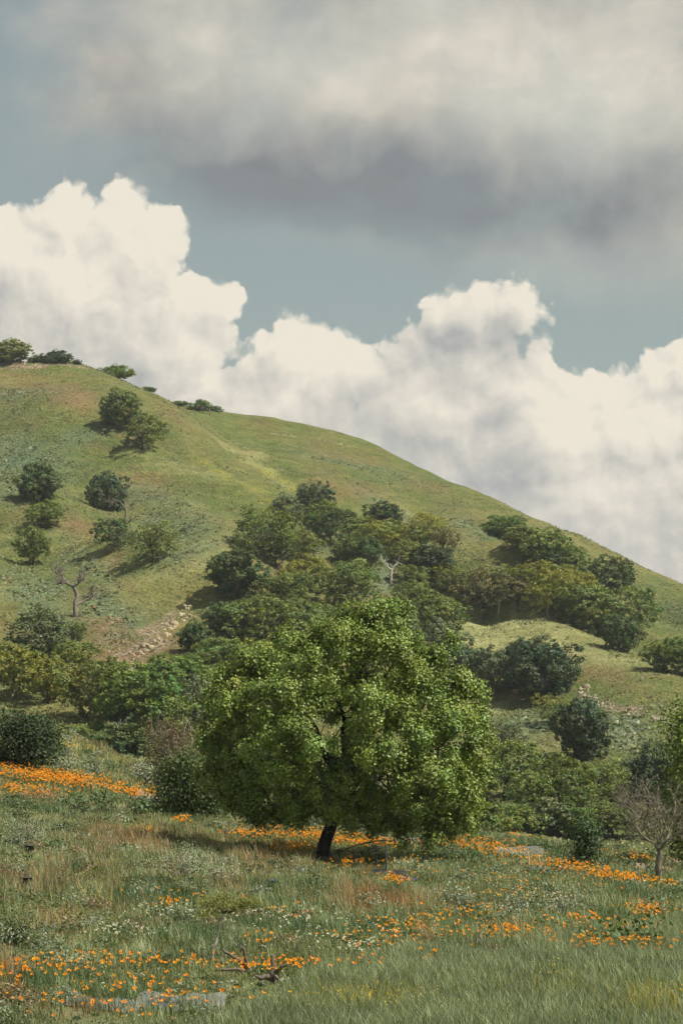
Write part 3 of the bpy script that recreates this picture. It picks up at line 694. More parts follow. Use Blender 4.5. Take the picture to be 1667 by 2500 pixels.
# pixel of the foot, height and width in photograph pixels, shape, leaf kind, trunk, label
TREES = [
 (20, 884, 60, 105, 'd', 'O', 'rounded oak on the ridge crest at the very top of the hill'),
 (140, 884, 34, 80, 's', 'P', 'low dark oak standing on the rocky hilltop edge'),
 (98, 884, 20, 50, 's', 'L', 'small dark scrub oak on the hilltop beside the low dark oak'),
 (190, 890, 15, 22, 's', 'P', 'tiny dark bush at the end of the rocky hilltop'),
 (285, 918, 36, 86, 's', 'B', 'low bright green oak leaning over the hilltop shoulder'),
 (362, 950, 13, 42, 's', 'B', 'thin pale shrub on the skyline just below the bright hilltop oak'),
 (438, 988, 15, 52, 's', 'B', 'small flat shrub on the skyline before the wooden fence'),
 (488, 1000, 28, 52, 's', 'B', 'small bright oak behind the wooden fence on the skyline'),
 (520, 1004, 15, 44, 's', 'B', 'lowest bright shrub of the skyline, just past the wooden fence'),
 (290, 1042, 100, 98, 'd', 'G', 'upper of two touching oaks high on the grassy slope'),
 (346, 1096, 92, 122, 'o', 'O', 'lower of two touching oaks high on the slope, with open olive crown'),
 (100, 1222, 100, 104, 'd', 'L', 'dark round oak with a deep shadow on the upper grassy slope'),
 (262, 1246, 108, 98, 'd', 'P', 'blue green dark oak above the grey snag on the slope'),
 (107, 1290, 76, 88, 'o', 'G', 'small ragged oak between the dark round oak and another below'),
 (80, 1378, 104, 92, 'o', 'G', 'narrow grey green oak at the lower end of a column of three'),
 (285, 1342, 84, 112, 'o', 'L', 'low spreading oak at the foot of the grey snag'),
 (372, 1372, 112, 118, 'a', 'O', 'mustard tinted airy oak beside the low oak by the snag'),
 (692, 1290, 94, 96, 'd', 'E', 'dark oak at the upper end of the central wood'),
 (768, 1245, 76, 104, 'd', 'E', 'topmost dark oak of the central wood against brown scrub'),
 (772, 1318, 104, 106, 'o', 'G', 'rounded mid green oak on a thin trunk under the topmost oak'),
 (806, 1334, 100, 84, 'o', 'L', 'dark trunked oak beside the grassy gap in the central wood'),
 (636, 1368, 148, 158, 'a', 'G', 'tall airy oak with bare crooked boughs beside the big dark oak'),
 (676, 1388, 88, 112, 'a', 'L', 'small oak on a slim white trunk at the wood edge'),
 (572, 1458, 128, 136, 'd', 'L', 'big dark round oak casting shade on the bright green slope'),
 (935, 1284, 66, 90, 'd', 'L', 'isolated dark round crown above the central wood'),
 (880, 1330, 76, 104, 'o', 'O', 'olive oak under the isolated dark round crown'),
 (955, 1338, 78, 110, 'o', 'O', 'olive green oak filling the middle of the upper wood'),
 (1046, 1316, 72, 100, 'a', 'Y', 'yellowish oak nearest the mustard strip on the slope'),
 (1082, 1352, 74, 84, 'a', 'R', 'brown tinged oak at the outer edge of the upper wood'),
 (860, 1382, 86, 104, 'o', 'G', 'green oak over the bleached dead tree'),
 (905, 1392, 84, 100, 'o', 'L', 'shadowy oak directly above the bleached dead tree'),
 (985, 1380, 70, 96, 'o', 'O', 'yellow green oak beside the bleached dead tree'),
 (1050, 1400, 74, 120, 'd', 'P', 'blue green oak among yellower trees in the upper wood'),
 (740, 1456, 112, 120, 'o', 'Y', 'yellow green oak below the oak with the slim white trunk'),
 (828, 1494, 136, 176, 'a', 'G', 'wide many stemmed oak above the top of the lone meadow tree'),
 (1010, 1448, 74, 112, 'o', 'O', 'olive oak below the bleached dead tree clearing'),
 (1080, 1440, 70, 100, 'o', 'O', 'olive oak between the clearing and the brown leafed oaks'),
 (1180, 1522, 146, 136, 'a', 'R', 'tall brown leafed oak on a dark trunk at the knoll top'),
 (1130, 1500, 90, 90, 'a', 'R', 'rusty airy oak behind the tall brown leafed oak'),
 (1085, 1545, 100, 110, 'o', 'G', 'green oak at the edge of the grassy knoll top'),
 (1042, 1560, 112, 130, 'o', 'G', 'green oak just behind the peak of the lone meadow tree'),
 (1060, 1640, 140, 150, 'o', 'E', 'grey green oak beside the top of the lone meadow tree'),
 (1090, 1700, 130, 130, 'd', 'P', 'dark blue green oak pressed behind the lone meadow tree'),
 (960, 1570, 110, 120, 'o', 'G', 'oak glimpsed over the summit of the lone meadow tree'),
 (1264, 1500, 96, 116, 'a', 'R', 'thin russet oak on the back of the knoll'),
 (1338, 1504, 120, 140, 'o', 'Y', 'yellow green oak with forked trunk on the knoll crest'),
 (1395, 1500, 116, 112, 'o', 'Y', 'yellow green oak between the forked oak and the umbrella oak'),
 (1225, 1318, 66, 116, 'd', 'B', 'first oak of the dark grove along the right skyline'.replace('right ', 'descending ')),
 (1275, 1350, 76, 92, 'o', 'O', 'olive oak in the skyline grove between two darker crowns'),
 (1330, 1384, 106, 128, 'd', 'G', 'broadest crown of the skyline grove'),
 (1385, 1412, 88, 96, 'o', 'G', 'last crown of the skyline grove, touching the umbrella oak'),
 (1476, 1464, 116, 132, 'o', 'L', 'umbrella shaped dark oak standing clear on the skyline'),
 (1375, 1440, 66, 90, 'o', 'O', 'small yellowish oak under the skyline grove'),
 (1432, 1540, 118, 150, 'd', 'G', 'dense green oak on two dark trunks at the knoll crest'),
 (1510, 1590, 100, 90, 'd', 'L', 'low dark oak spilling down the knoll with black shade below'),
 (1560, 1552, 124, 122, 'o', 'G', 'rounded oak in the dip behind the knoll'),
 (1618, 1640, 84, 100, 'o', 'G', 'first of the small oaks behind the falling edge of the knoll'),
 (1668, 1650, 104, 90, 'o', 'G', 'small oak cut by the picture edge behind the knoll'),
 (1204, 1694, 128, 116, 'o', 'E', 'grey trunked oak in the hollow beneath the knoll'),
 (1150, 1685, 110, 90, 'a', 'O', 'yellowish airy oak in the hollow beneath the knoll'),
 (1326, 1700, 158, 176, 'd', 'P', 'great dark blue green oak with pale trunk beneath the knoll'),
 (1262, 1674, 124, 110, 'd', 'P', 'dark oak joined to the great blue green oak'),
 (1432, 1852, 156, 158, 'd', 'P', 'nearly round black green oak alone on the pale grass'),
 (1362, 1775, 86, 110, 'a', 'O', 'open twisted oak behind the round black green oak'),
 (1225, 1840, 92, 130, 'a', 'E', 'grey green oak beside the edge of the lone meadow tree crown'),
 (1236, 1950, 152, 178, 'o', 'G', 'dark trunked oak in the ravine against a pale grass gap'),
 (1362, 1980, 150, 160, 'o', 'G', 'large dull green oak below the round black green oak'),
 (1466, 1962, 118, 130, 'a', 'O', 'oak with spreading pale boughs in the ravine wood'),
 (1545, 1930, 86, 100, 'o', 'E', 'small oak between the spreading oak and the maple edge'),
 (1610, 1990, 190, 130, 'd', 'P', 'dark tall oak behind the bare fruit tree'),
 (1190, 2030, 80, 130, 's', 'G', 'low green scrub oak just beyond the poppies by the big crown'),
 (1275, 2030, 74, 120, 's', 'G', 'low green scrub oak beyond the meadow crest'),
 (1350, 2040, 100, 130, 'd', 'E', 'shaded oak deep in the ravine behind the meadow crest'),
 (1400, 2050, 94, 104, 'o', 'B', 'light green rounded oak right above the dark meadow bush'),
 (1490, 2046, 100, 120, 'o', 'G', 'ravine oak behind the twigs of the bare fruit tree'),
 (1560, 2050, 86, 110, 'o', 'O', 'olive ravine oak seen through the bare fruit tree'),
 (92, 1602, 126, 156, 'o', 'E', 'grey oak with yellow upper edge below the crooked dead tree'),
 (188, 1568, 54, 44, 'o', 'G', 'slim young oak directly under the crooked dead tree'),
 (32, 1708, 140, 136, 'o', 'Y', 'golden green oak with forked dark trunk near the ravine'),
 (118, 1718, 134, 116, 'o', 'Y', 'golden green oak next to the one with forked trunk'),
 (160, 1690, 110, 120, 'o', 'O', 'olive oak between the golden oaks and the bare clay bank'),
 (224, 1762, 160, 150, 'o', 'O', 'tall olive oak on a pale grey trunk near the ravine'),
 (180, 1620, 60, 110, 'o', 'G', 'low green oak crown behind the golden oaks'),
 (265, 1700, 104, 110, 'o', 'G', 'green oak below the bare clay bank'),
 (355, 1800, 196, 200, 'd', 'B', 'large vivid green oak in the ravine beside the clay bank'),
 (430, 1730, 142, 170, 'd', 'B', 'vivid green oak behind and above the large vivid one'),
 (462, 1798, 160, 140, 'o', 'E', 'silvery grey green oak beside the lone meadow tree'),
 (520, 1750, 130, 120, 'o', 'G', 'green oak partly behind the shoulder of the lone meadow tree'),
 (560, 1680, 130, 170, 'd', 'G', 'dark green oak in the thick of the lower wood'),
 (470, 1590, 84, 100, 'd', 'L', 'dark oak growing at the end of the pale clay bank'),
 (555, 1560, 96, 120, 'd', 'L', 'dark scrubby oak below the big dark round oak'),
 (650, 1590, 150, 180, 'o', 'G', 'wide yellow topped oak in the centre of the lower wood'),
 (640, 1640, 84, 120, 'o', 'Y', 'bright yellow green oak above the lone meadow tree shoulder'),
 (745, 1600, 120, 140, 'o', 'G', 'green oak behind the upper edge of the lone meadow tree'),
 (735, 1540, 90, 110, 'o', 'G', 'green oak between the yellow topped oak and many stemmed oak'),
 (470, 1660, 74, 120, 'd', 'G', 'dull green oak over the vivid green oaks'),
 (60, 1800, 54, 110, 's', 'G', 'low scrub below the golden oaks above the dark meadow bush'),
 (190, 1822, 60, 130, 's', 'G', 'dull green scrub at the ravine lip beneath the olive oak'),
 (290, 1842, 84, 150, 's', 'L', 'dark scrub at the bottom of the ravine below the vivid oak'),
 (380, 1850, 70, 140, 's', 'E', 'grey scrub between the dark ravine scrub and the brown willow'),
 (240, 1800, 50, 60, 's', 'G', 'small scrub clump at the foot of the pale grey trunk'),
 (735, 1368, 80, 100, 'o', 'O', 'olive oak under the rounded mid green oak in the central wood'),
 (700, 1480, 90, 110, 'o', 'G', 'green oak on the brown bank just past the big dark round oak'),
 (790, 1560, 100, 120, 'o', 'G', 'green oak filling the wood behind the tree peak of the meadow'),
 (610, 1520, 70, 110, 'o', 'G', 'low green oak between the big dark round oak and the scrubby ones'),
 (860, 1450, 90, 110, 'o', 'G', 'green oak on the wood side of the pale clearing'),
 (700, 1340, 60, 80, 'o', 'G', 'small oak tucked behind the slim white trunk'),
 (840, 1290, 50, 70, 'o', 'L', 'dark little oak at the brown scrub beside the topmost oak'),
 (920, 1350, 80, 100, 'o', 'Y', 'yellow green crown in the heart of the upper wood'),
 (1010, 1345, 76, 90, 'o', 'O', 'olive crown joining the yellowish and brown tinged oaks'),
 (1100, 1470, 80, 100, 'o', 'O', 'yellow olive crown just above the rusty airy oak'),
 (1000, 1500, 90, 110, 'o', 'G', 'green oak below the olive oak of the clearing edge'),
 (1080, 1560, 100, 120, 'o', 'G', 'mid green oak wedged between the knoll top and the tree peak'),
 (1240, 1440, 60, 90, 'o', 'O', 'small olive oak on the slope above the thin russet oak'),
 (1300, 1440, 70, 100, 'o', 'Y', 'yellowish oak spilling down from the skyline grove'),
 (1420, 1470, 76, 100, 'o', 'G', 'green oak between the umbrella oak and the dense knoll oak'),
 (1350, 1400, 70, 96, 'd', 'L', 'dark underside crown hanging below the broadest skyline oak'),
 (1100, 1650, 90, 90, 'o', 'E', 'grey green oak at the wooded edge of the knoll face'),
 (1170, 1960, 110, 120, 'o', 'G', 'ravine oak next to the hanging edge of the meadow tree crown'),
 (1300, 1990, 120, 120, 'o', 'G', 'ravine oak between the dark trunked oak and the dull green one'),
 (1430, 2000, 90, 110, 'o', 'G', 'ravine oak in front of the spreading pale boughs'),
 (1500, 1990, 90, 110, 'o', 'G', 'mid green ravine oak beyond the bare fruit tree twigs'),
 (1610, 1900, 70, 90, 'o', 'E', 'small grey oak on the pale grass above the bare fruit tree'),
 (20, 1640, 80, 100, 'o', 'O', 'olive oak behind the golden oaks at the picture edge'),
 (300, 1760, 120, 120, 'o', 'G', 'green oak between the pale grey trunk and the large vivid oak'),
 (400, 1790, 120, 120, 'd', 'B', 'vivid green oak filling the gap before the silvery oak'),
 (600, 1740, 140, 150, 'o', 'G', 'green oak hidden mostly by the shoulder of the meadow tree'),
 (520, 1640, 90, 110, 'o', 'G', 'green oak over the silvery grey green oak'),

]
TN = {'d': 'live_oak', 'o': 'oak_tree', 'a': 'oak_tree', 's': 'scrub_oak'}
for i, (px, py, h, w, sh, leaf, label) in enumerate(TREES):
    p = hit(px, py, 128)
    D = p[1] / F
    hh, ww = h * D * (1.13 if sh in 'ds' else 1.02), w * D * 1.02
    cm, tm = SHAPES[sh][i % len(SHAPES[sh])]
    rz = float(rng.uniform(0, 6.28))
    t = thing(TN[sh], label, 'shrub' if sh == 's' else 'tree', p - [0, 0, .1 + (hh * .13 if sh in 'ds' else hh * .04)], 'oaks of the hillside woods' if sh != 's' else 'scrub at the foot of the hill', rz, (ww, ww * rng.uniform(.85, 1.1), hh))
    obj('crown', cm, LEAF[leaf], t)
    obj('trunk', tm, M_BARKG if leaf in 'EP' or i % 3 == 0 else M_BARK, t)


# ------------------------------------------------------------------ dead and bare trees
def bare_tree(name, label, cat, p, segs, tr, mat_, twig=0, seed=1, group=None, gen=2, tl=.3, fat=1.0):
    """segs: list of polylines (in the plane facing the camera, metres, with depth) and their radii"""
    r = np.random.default_rng(seed)
    t = thing(name, label, cat, p, group)
    for k, (pts, r0, r1) in enumerate(segs):
        P = np.array(pts, float)
        q = [P[0]]
        for a, b in zip(P[:-1], P[1:]):
            for s in (.33, .66, 1): q.append(a + (b - a) * s + (r.normal(0, .012 * np.linalg.norm(b - a) + .01, 3) if s < 1 else 0))
        q = np.array(q)
        parts = [tube(q, np.linspace(r0 * fat, r1 * fat, len(q)), 8, .12, k)]
        if k or True:
            def sprout(base, rad, g_, length):
                for _ in range(twig):
                    j = r.integers(max(1, len(base) // 3), len(base)); s = base[j - 1]
                    dirn = unit((base[-1] - base[0])[None])[0]
                    d = unit((dirn * .7 + r.normal(0, .6, 3) + [0, 0, .25])[None])[0]
                    e = s + d * length * r.uniform(.5, 1.1)
                    b = bent(s, e, r, 5, .14)
                    parts.append(tube(b, np.linspace(rad, rad * .35, 5), 4))
                    if g_ > 0: sprout(b, rad * .55, g_ - 1, length * .6)
            if twig and k: sprout(q, r1 * .9, gen, tl)
        V_, f_ = merge(parts)
        obj('trunk' if k == 0 else 'limb', np_mesh(name, V_, f_, smooth=True), mat_, t)
    return t


def pl(px0, py0, Y, pts):
    """photograph pixels relative to the foot -> local metres, third number is depth"""
    s = Y / F
    return [((a - px0) * s, c, -(b - py0) * s) for a, b, c in pts]


p = hit(185, 1508, 128); y = p[1]
bare_tree('dead_tree', 'crooked grey dead tree with no bark standing on the grass above the ravine', 'tree', p,
          [(pl(185, 1508, y, [(185, 1512, 0), (184, 1480, 0), (187, 1450, .3), (178, 1432, 0)]), .5, .32),
           (pl(185, 1508, y, [(178, 1432, 0), (160, 1424, 0), (150, 1405, .5), (143, 1398, 1), (150, 1388, 1)]), .30, .09),
           (pl(185, 1508, y, [(178, 1434, 0), (192, 1428, -.6), (195, 1410, -1)]), .22, .07),
           (pl(185, 1508, y, [(186, 1478, 0), (205, 1468, .5), (220, 1458, .8), (236, 1460, 1)]), .28, .07),
           (pl(185, 1508, y, [(160, 1424, 0), (145, 1425, -.5), (136, 1412, -1)]), .14, .05)], .5, M_DEAD, 5, 3, 'dead trees', 2, 1.5, .6)
p = hit(306, 1310, 128); y = p[1]
bare_tree('dead_tree', 'grey snag with twisted top branches rising between three oaks on the slope', 'tree', p,
          [(pl(306, 1310, y, [(306, 1312, 0), (305, 1275, 0), (308, 1250, 0), (305, 1225, 0)]), .36, .2),
           (pl(306, 1310, y, [(308, 1255, 0), (318, 1238, .5), (326, 1222, .5)]), .16, .05),
           (pl(306, 1310, y, [(305, 1240, 0), (294, 1226, -.5), (280, 1222, -1), (274, 1236, -1)]), .16, .05),
           (pl(306, 1310, y, [(305, 1225, 0), (312, 1208, 0), (322, 1206, .3)]), .14, .05),
           (pl(306, 1310, y, [(307, 1280, 0), (322, 1270, -.5), (334, 1262, -.5)]), .13, .05)], .5, M_DEAD, 5, 5, 'dead trees', 1, 1.2, .6)
p = hit(955, 1432, 128); y = p[1]
bare_tree('dead_tree', 'bleached white dead tree in the small clearing of the central wood', 'tree', p,
          [(pl(955, 1432, y, [(955, 1432, 0), (954, 1405, 0), (957, 1392, 0)]), .34, .22),
           (pl(955, 1432, y, [(957, 1394, 0), (968, 1380, 0), (974, 1368, .3)]), .18, .05),
           (pl(955, 1432, y, [(956, 1396, 0), (942, 1382, 0), (938, 1370, -.4)]), .17, .05),
           (pl(955, 1432, y, [(957, 1402, 0), (975, 1402, .5), (988, 1408, .6)]), .12, .05)], .4, M_PALE, 5, 9, 'dead trees', 1, 1.1, .6)
for k, (px_, py_, sx, lab) in enumerate([(285, 1838, 1, 'pale leafless sapling fanning out in front of the ravine scrub'), (1215, 1500, 1.2, 'pale bare twiggy tree behind the tall brown leafed oak')]):
    p = hit(px_, py_, 125 if k == 0 else 200); y = p[1]
    bare_tree('dead_sapling' if k == 0 else 'dead_tree', lab, 'tree', p,
              [(pl(0, 0, y, [(0, 3, 0), (2, -12, 0), (4, -25 * sx, 0)]), .10, .05), (pl(0, 0, y, [(3, -15, 0), (-8, -38, 0), (-6, -60 * sx, 0)]), .05, .02), (pl(0, 0, y, [(4, -25, 0), (14, -45, .3), (22, -68 * sx, 0)]), .05, .02), (pl(0, 0, y, [(3, -22, 0), (6, -45, .3), (8, -66 * sx, 0)]), .05, .02)], .2, M_PALE, 5, 12 + k, 'dead trees', 1, .9)


# ------------------------------------------------------------------ the lone meadow tree
TP = hit(786, 2100, 60, 90); TY = float(TP[1]); PXM = F / TY            # pixels per metre there
def tl(px, py, dy=0.0):                                              # photo pixel -> tree-local metres at depth TY + dy
    q = at(px, py, TY + dy); return q - TP
LOBES = [(1000, 1925, 56, -1.9), (1075, 1935, 50, -1.6), (1105, 1560, 26, .2), (605, 1700, 50, -.6), (950, 2000, 40, -1), (700, 1585, 44, .2), (655, 1615, 46, .3), (565, 1655, 44, .3), (1055, 1600, 42, 0), (1125, 1655, 36, 0), (975, 1500, 36, 0), (850, 1505, 40, 0), (790, 1550, 44, 0), (520, 1800, 50, .2), (530, 1700, 44, .4), (515, 1880, 42, -.3), (560, 1930, 46, -.6), (610, 1965, 44, -.9), (680, 1985, 44, -1.3), (745, 1975, 46, -1.6), (800, 1960, 44, -1.9), (850, 1985, 40, -1.6), (1175, 1800, 36, .2), (700, 1560, 40, .3), (940, 1478, 34, 0), (600, 1600, 36, .3),  # px, py, radius px, depth m
 (890, 1515, 62, 0), (945, 1490, 50, .3), (820, 1540, 62, -.2), (965, 1545, 62, -.5), (760, 1575, 60, .5), (1010, 1590, 58, .2), (860, 1580, 70, -1.2), (930, 1610, 80, -1.8), (735, 1620, 70, -.6), (1030, 1640, 52, -.6),
 (810, 1640, 80, -1.9), (1000, 1680, 75, -1.6), (620, 1650, 62, .4), (565, 1690, 58, .2), (655, 1690, 66, -1.2), (590, 1740, 70, -1.4), (535, 1760, 46, 0), (1095, 1670, 55, .2), (1145, 1690, 46, .3), (1080, 1730, 70, -1.4), (1150, 1760, 48, -.5),
 (880, 1700, 80, -2.9), (720, 1720, 80, -2.4), (960, 1760, 85, -2.9), (640, 1790, 80, -2.2), (545, 1830, 50, -.4), (1040, 1800, 80, -2.3), (1140, 1830, 58, -1.2), (740, 1800, 75, -3.3), (1165, 1880, 40, -.3), (860, 1800, 70, -2.6),
 (700, 1860, 75, -2.6), (600, 1870, 62, -1.4), (940, 1860, 75, -3.0), (1060, 1880, 75, -2.4), (1140, 1930, 52, -1.2), (540, 1900, 40, .2), (770, 1880, 60, -2.4), (860, 1890, 55, -2.2), (640, 1930, 60, -1.2), (720, 1940, 60, -1.6), (580, 1960, 40, 0),
 (940, 1950, 60, -2.2), (1030, 1970, 66, -1.8), (1110, 2000, 48, -1), (880, 1965, 50, -1.5), (660, 1975, 40, -.2), (720, 1985, 36, -.4), (980, 2020, 38, -1.2), (1060, 2030, 40, -1.2), (1150, 1990, 30, -.4), (900, 2005, 34, -1.0), (620, 1985, 34, .3),
 (1080, 1990, 60, .6), (1000, 1960, 60, 1.2), (640, 1880, 70, 1.2), (740, 1900, 70, 1.6), (840, 1850, 80, 2.4), (960, 1850, 80, 2.4), (1060, 1800, 80, 2.0), (680, 1760, 90, 2.4), (840, 1700, 90, 3.0), (980, 1680, 90, 2.4), (860, 1600, 80, 2.0), (740, 1640, 70, 2.0), (600, 1780, 70, 1.6), (1120, 1860, 60, 1.4), (800, 1960, 40, 1.6), (920, 1960, 55, 2.2), (560, 1850, 50, 1.4), (940, 1560, 60, 1.4), (700, 1960, 40, 1.4)]


def leafy(lobes, dens, lsize, seed, aspect=.7, tw=34, drop=.12, squash=.85, sp0=.17, jit=.55, lo=.55):
    r = np.random.default_rng(seed)
    C = np.array([l[:3] for l in lobes]); rad = np.array([l[3] for l in lobes])
    cnt = np.maximum(20, (rad ** 2 * dens)).astype(int)
    idx = np.repeat(np.arange(len(C)), cnt)
    ntw = tw
    twd = unit(r.normal(0, 1, (len(C), ntw, 3)) + [0, -.15, .12])
    twr = r.uniform(lo, 1.18, (len(C), ntw))
    ti = r.integers(0, ntw, len(idx))
    base = C[idx] + twd[idx, ti] * (rad[idx] * twr[idx, ti])[:, None] * [1, 1, squash]
    sp = r.normal(0, 1, (len(idx), 3)) * (sp0 + .05 * rad[idx])[:, None]
    P = base + sp
    P[:, 2] -= np.abs(r.normal(0, drop, len(idx)))
    N = unit(twd[idx, ti] * .75 + sp / (sp0 + .05 * rad[idx])[:, None] * .55 + [0, 0, .35])
    V_, Q_ = leaves(P, N, lsize, r, aspect, jit)
    b = r.uniform(.72, 1.3, len(P)) * r.uniform(.82, 1.2, (len(C), ntw))[idx, ti]
    hue = r.normal(0, .06, len(P)) + r.normal(0, .06, (len(C), ntw))[idx, ti]
    col = np.stack([b * (1 + hue), b, b * (1 - .5 * hue)], -1)
    return V_, Q_, np.repeat(col, 4, 0), base, twd


lob = [(*tl(a, b, d), c / PXM) for a, b, c, d in LOBES]
V_, Q_, c_, base, _ = leafy([(a, b, c, d * .83) for a, b, c, d in lob], 5000, .086, 5, tw=8, sp0=.105, jit=.42, lo=.72)
r9 = np.random.default_rng(66); ii = r9.integers(0, len(lob), 22000); la = np.array(lob)
Pi = la[ii, :3] + unit(r9.normal(0, 1, (22000, 3))) * (la[ii, 3] * r9.uniform(.05, .5, 22000))[:, None]
Vi, Qi = leaves(Pi, r9.normal(0, 1, (22000, 3)), .15, r9)
Q_ = np.vstack([Q_, Qi + len(V_)]); V_ = np.vstack([V_, Vi]); c_ = np.vstack([c_, np.ones((len(Vi), 3)) * .8])
main = thing('lone_tree', 'big leafy green tree on a short dark leaning trunk among the poppies', 'tree', TP)
obj('crown', np_mesh('lone_crown', V_, [Q_], col=c_), M_SYC, main)
r5 = np.random.default_rng(3)
tp = np.array([tl(784, 2108), tl(792, 2065, 0), tl(806, 2020, 0), tl(822, 1970, 0), tl(832, 1925, 0)])
V_, f_ = tube(np.array([tp[0] + (tp[1] - tp[0]) * t for t in (0, .3, .6)] + [tp[1], (tp[1] + tp[2]) / 2, tp[2], tp[3], tp[4]]), [.31, .23, .21, .20, .19, .185, .17, .15], 14, .10, 2)
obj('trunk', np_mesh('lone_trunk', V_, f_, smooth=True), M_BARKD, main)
for k, (a, b, d, s) in enumerate([(690, 1780, -1, 4), (620, 1780, 0, 3), (740, 1680, 1, 4), (860, 1560, 0, 4), (960, 1620, -.6, 4), (1050, 1740, .5, 3), (1100, 1800, -.8, 3), (940, 1840, -1.6, 3), (830, 1700, -1.8, 4), (640, 1820, 1.5, 4), (900, 1760, 2, 4)]):
    st = tp[min(s, 4)] if s < 4 else tp[4]
    e = tl(a, b, d)
    bb = bent(st, e, r5, 9, .07, .06)
    parts = [tube(bb, np.linspace(.13, .02, 9), 7, .08, k)]
    for _ in range(9):
        q = bb[r5.integers(3, 9)]; e2 = q + r5.normal(0, .75, 3)
        b2 = bent(q, e2, r5, 5, .1); parts.append(tube(b2, np.linspace(.035, .01, 5), 4))
    V_, f_ = merge(parts)
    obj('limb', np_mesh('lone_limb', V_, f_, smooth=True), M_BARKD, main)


# ------------------------------------------------------------------ meadow shrubs and small trees
def shrub(name, label, cat, px, py, h, w, mat_, seed, lsize=.07, dens=1500, depth=.8, y0=25, lobes=14, up=.0, cone=False, stems=6, y1=135):
    p = hit(px, py, y0, y1); s = p[1] / F
    H_, W_ = h * s, w * s
    r = np.random.default_rng(seed)
    lb = []
    for k in range(lobes):
        z = r.uniform(.12, .82)
        lim = (1 - z) if cone else math.sqrt(max(.1, 1 - (z * 1.05 - .35) ** 2 * 1.6))
        a = r.uniform(0, 6.28); q = math.sqrt(r.uniform(.1, 1)) * lim * .36
        lb.append((math.cos(a) * q * W_, math.sin(a) * q * W_ * depth, z * H_, (.2 if cone else .24) * min(W_, H_ * 1.4) * r.uniform(.7, 1.15)))
    V_, Q_, c_, base, _ = leafy(lb, dens, lsize, seed + 1, .6, 18, .04)
    k = V_[:, 2] > .0
    V_[:, 2] = np.maximum(V_[:, 2], .02)
    t = thing(name, label, cat, p)
    obj('foliage', np_mesh(name, V_, [Q_], col=c_), mat_, t)
    parts = []
    for k in range(stems):
        e = np.array(lb[k % len(lb)][:3]) + (r.normal(0, .3, 3) + [0, 0, .35] if k >= len(lb) else 0); parts.append(tube(bent([r.normal(0, .06), r.normal(0, .06), -.05], e, r, 5, .08), np.linspace(.03, .008, 5), 5))
    V_, f_ = merge(parts); obj('stems', np_mesh(name + '_stems', V_, f_, smooth=True), M_BARKG if stems > 50 else M_BARK, t)
    return t


M_BUSH = foliage('leaf_dark_bush', (0.050, 0.078, 0.032), .2, .6, .2)
M_BUSH2 = foliage('leaf_mid_bush', (0.080, 0.118, 0.040), .22, .6, .2)
M_WILLOW = foliage('leaf_brown_willow', (0.170, 0.135, 0.075), .2, .7, .1)
M_SAGE = foliage('leaf_silver_sage', (0.25, 0.28, 0.205), .15, .7, .1)
M_GLOSSY = foliage('leaf_glossy_bush', (0.050, 0.085, 0.036), .12, .6, .2)
M_SQUASH = foliage('leaf_broad_weed', (0.120, 0.175, 0.085), .25, .6, .2)
M_STRAW = foliage('straw', (0.30, 0.25, 0.14), .1)
M_SAP = foliage('leaf_sapling', (0.175, 0.190, 0.055), .3)

shrub('dark_bush', 'dark evergreen bush above the orange poppy bank at the meadow edge', 'bush', 50, 1872, 130, 190, M_BUSH, 1, .12, 1100, y0=88, lobes=22)
shrub('green_bush', 'dense dark green bush growing against the lone tree crown', 'bush', 462, 1992, 150, 175, M_BUSH2, 2, .11, 1300, y0=80, lobes=24, y1=99)
shrub('green_bush', 'tall narrow green shrub behind the dense bush by the lone tree', 'bush', 560, 1985, 190, 90, M_GREEN, 22, .08, 1500, y0=84, lobes=16, y1=100)
shrub('willow_bush', 'brown twiggy willow behind the dense dark green bush', 'bush', 430, 1925, 170, 200, M_WILLOW, 3, .085, 420, y0=100, lobes=24, stems=150)
shrub('willow_bush', 'greener willow crown rising from the brown twiggy one', 'bush', 395, 1905, 120, 80, M_OLIVE, 33, .08, 900, y0=102, lobes=12)
shrub('glossy_bush', 'small glossy dark conical bush between poppies near the bare tree', 'bush', 1434, 2112, 108, 92, M_GLOSSY, 4, .075, 3200, y0=60, lobes=22, cone=True)
shrub('glossy_bush', 'dark glossy bush at the meadow edge beside brown dry grass', 'bush', 32, 2312, 58, 104, M_GLOSSY, 5, .035, 9000, y0=25, lobes=18)
for k, (a, b, h, w, lab) in enumerate([
    (160, 1886, 40, 90, 'silver sage mound above the poppy bank'), (355, 1915, 46, 80, 'silver sage mound at the end of the poppy bank by the netting'), (228, 1892, 50, 50, 'grey dry shrub beside the silver sage mound on the bank'),
    (440, 2140, 52, 130, 'pale silver sage clump among brown grass in the meadow'), (545, 2165, 46, 110, 'greyish sage clump just below the pale silver one'), (1105, 2215, 44, 70, 'round silver clump below the flat black sheet'),
    (1255, 2235, 50, 90, 'broad silver sage clump in the mid meadow'), (1370, 2240, 46, 90, 'silver sage clump beside the broad one'), (1235, 2260, 40, 70, 'small silver clump in front of the broad sage'), (1600, 2235, 34, 80, 'pale sage clump near poppies below the bare tree'), (60, 2060, 50, 130, 'pale sage mass beside the black nursery pot')]):
    shrub('sage_clump', lab, 'shrub', a, b, h, w, M_SAGE, 40 + k, .05 if b > 2000 else .08, 3200 if b > 2000 else 1500, y0=30 if b > 1950 else 88, lobes=12)
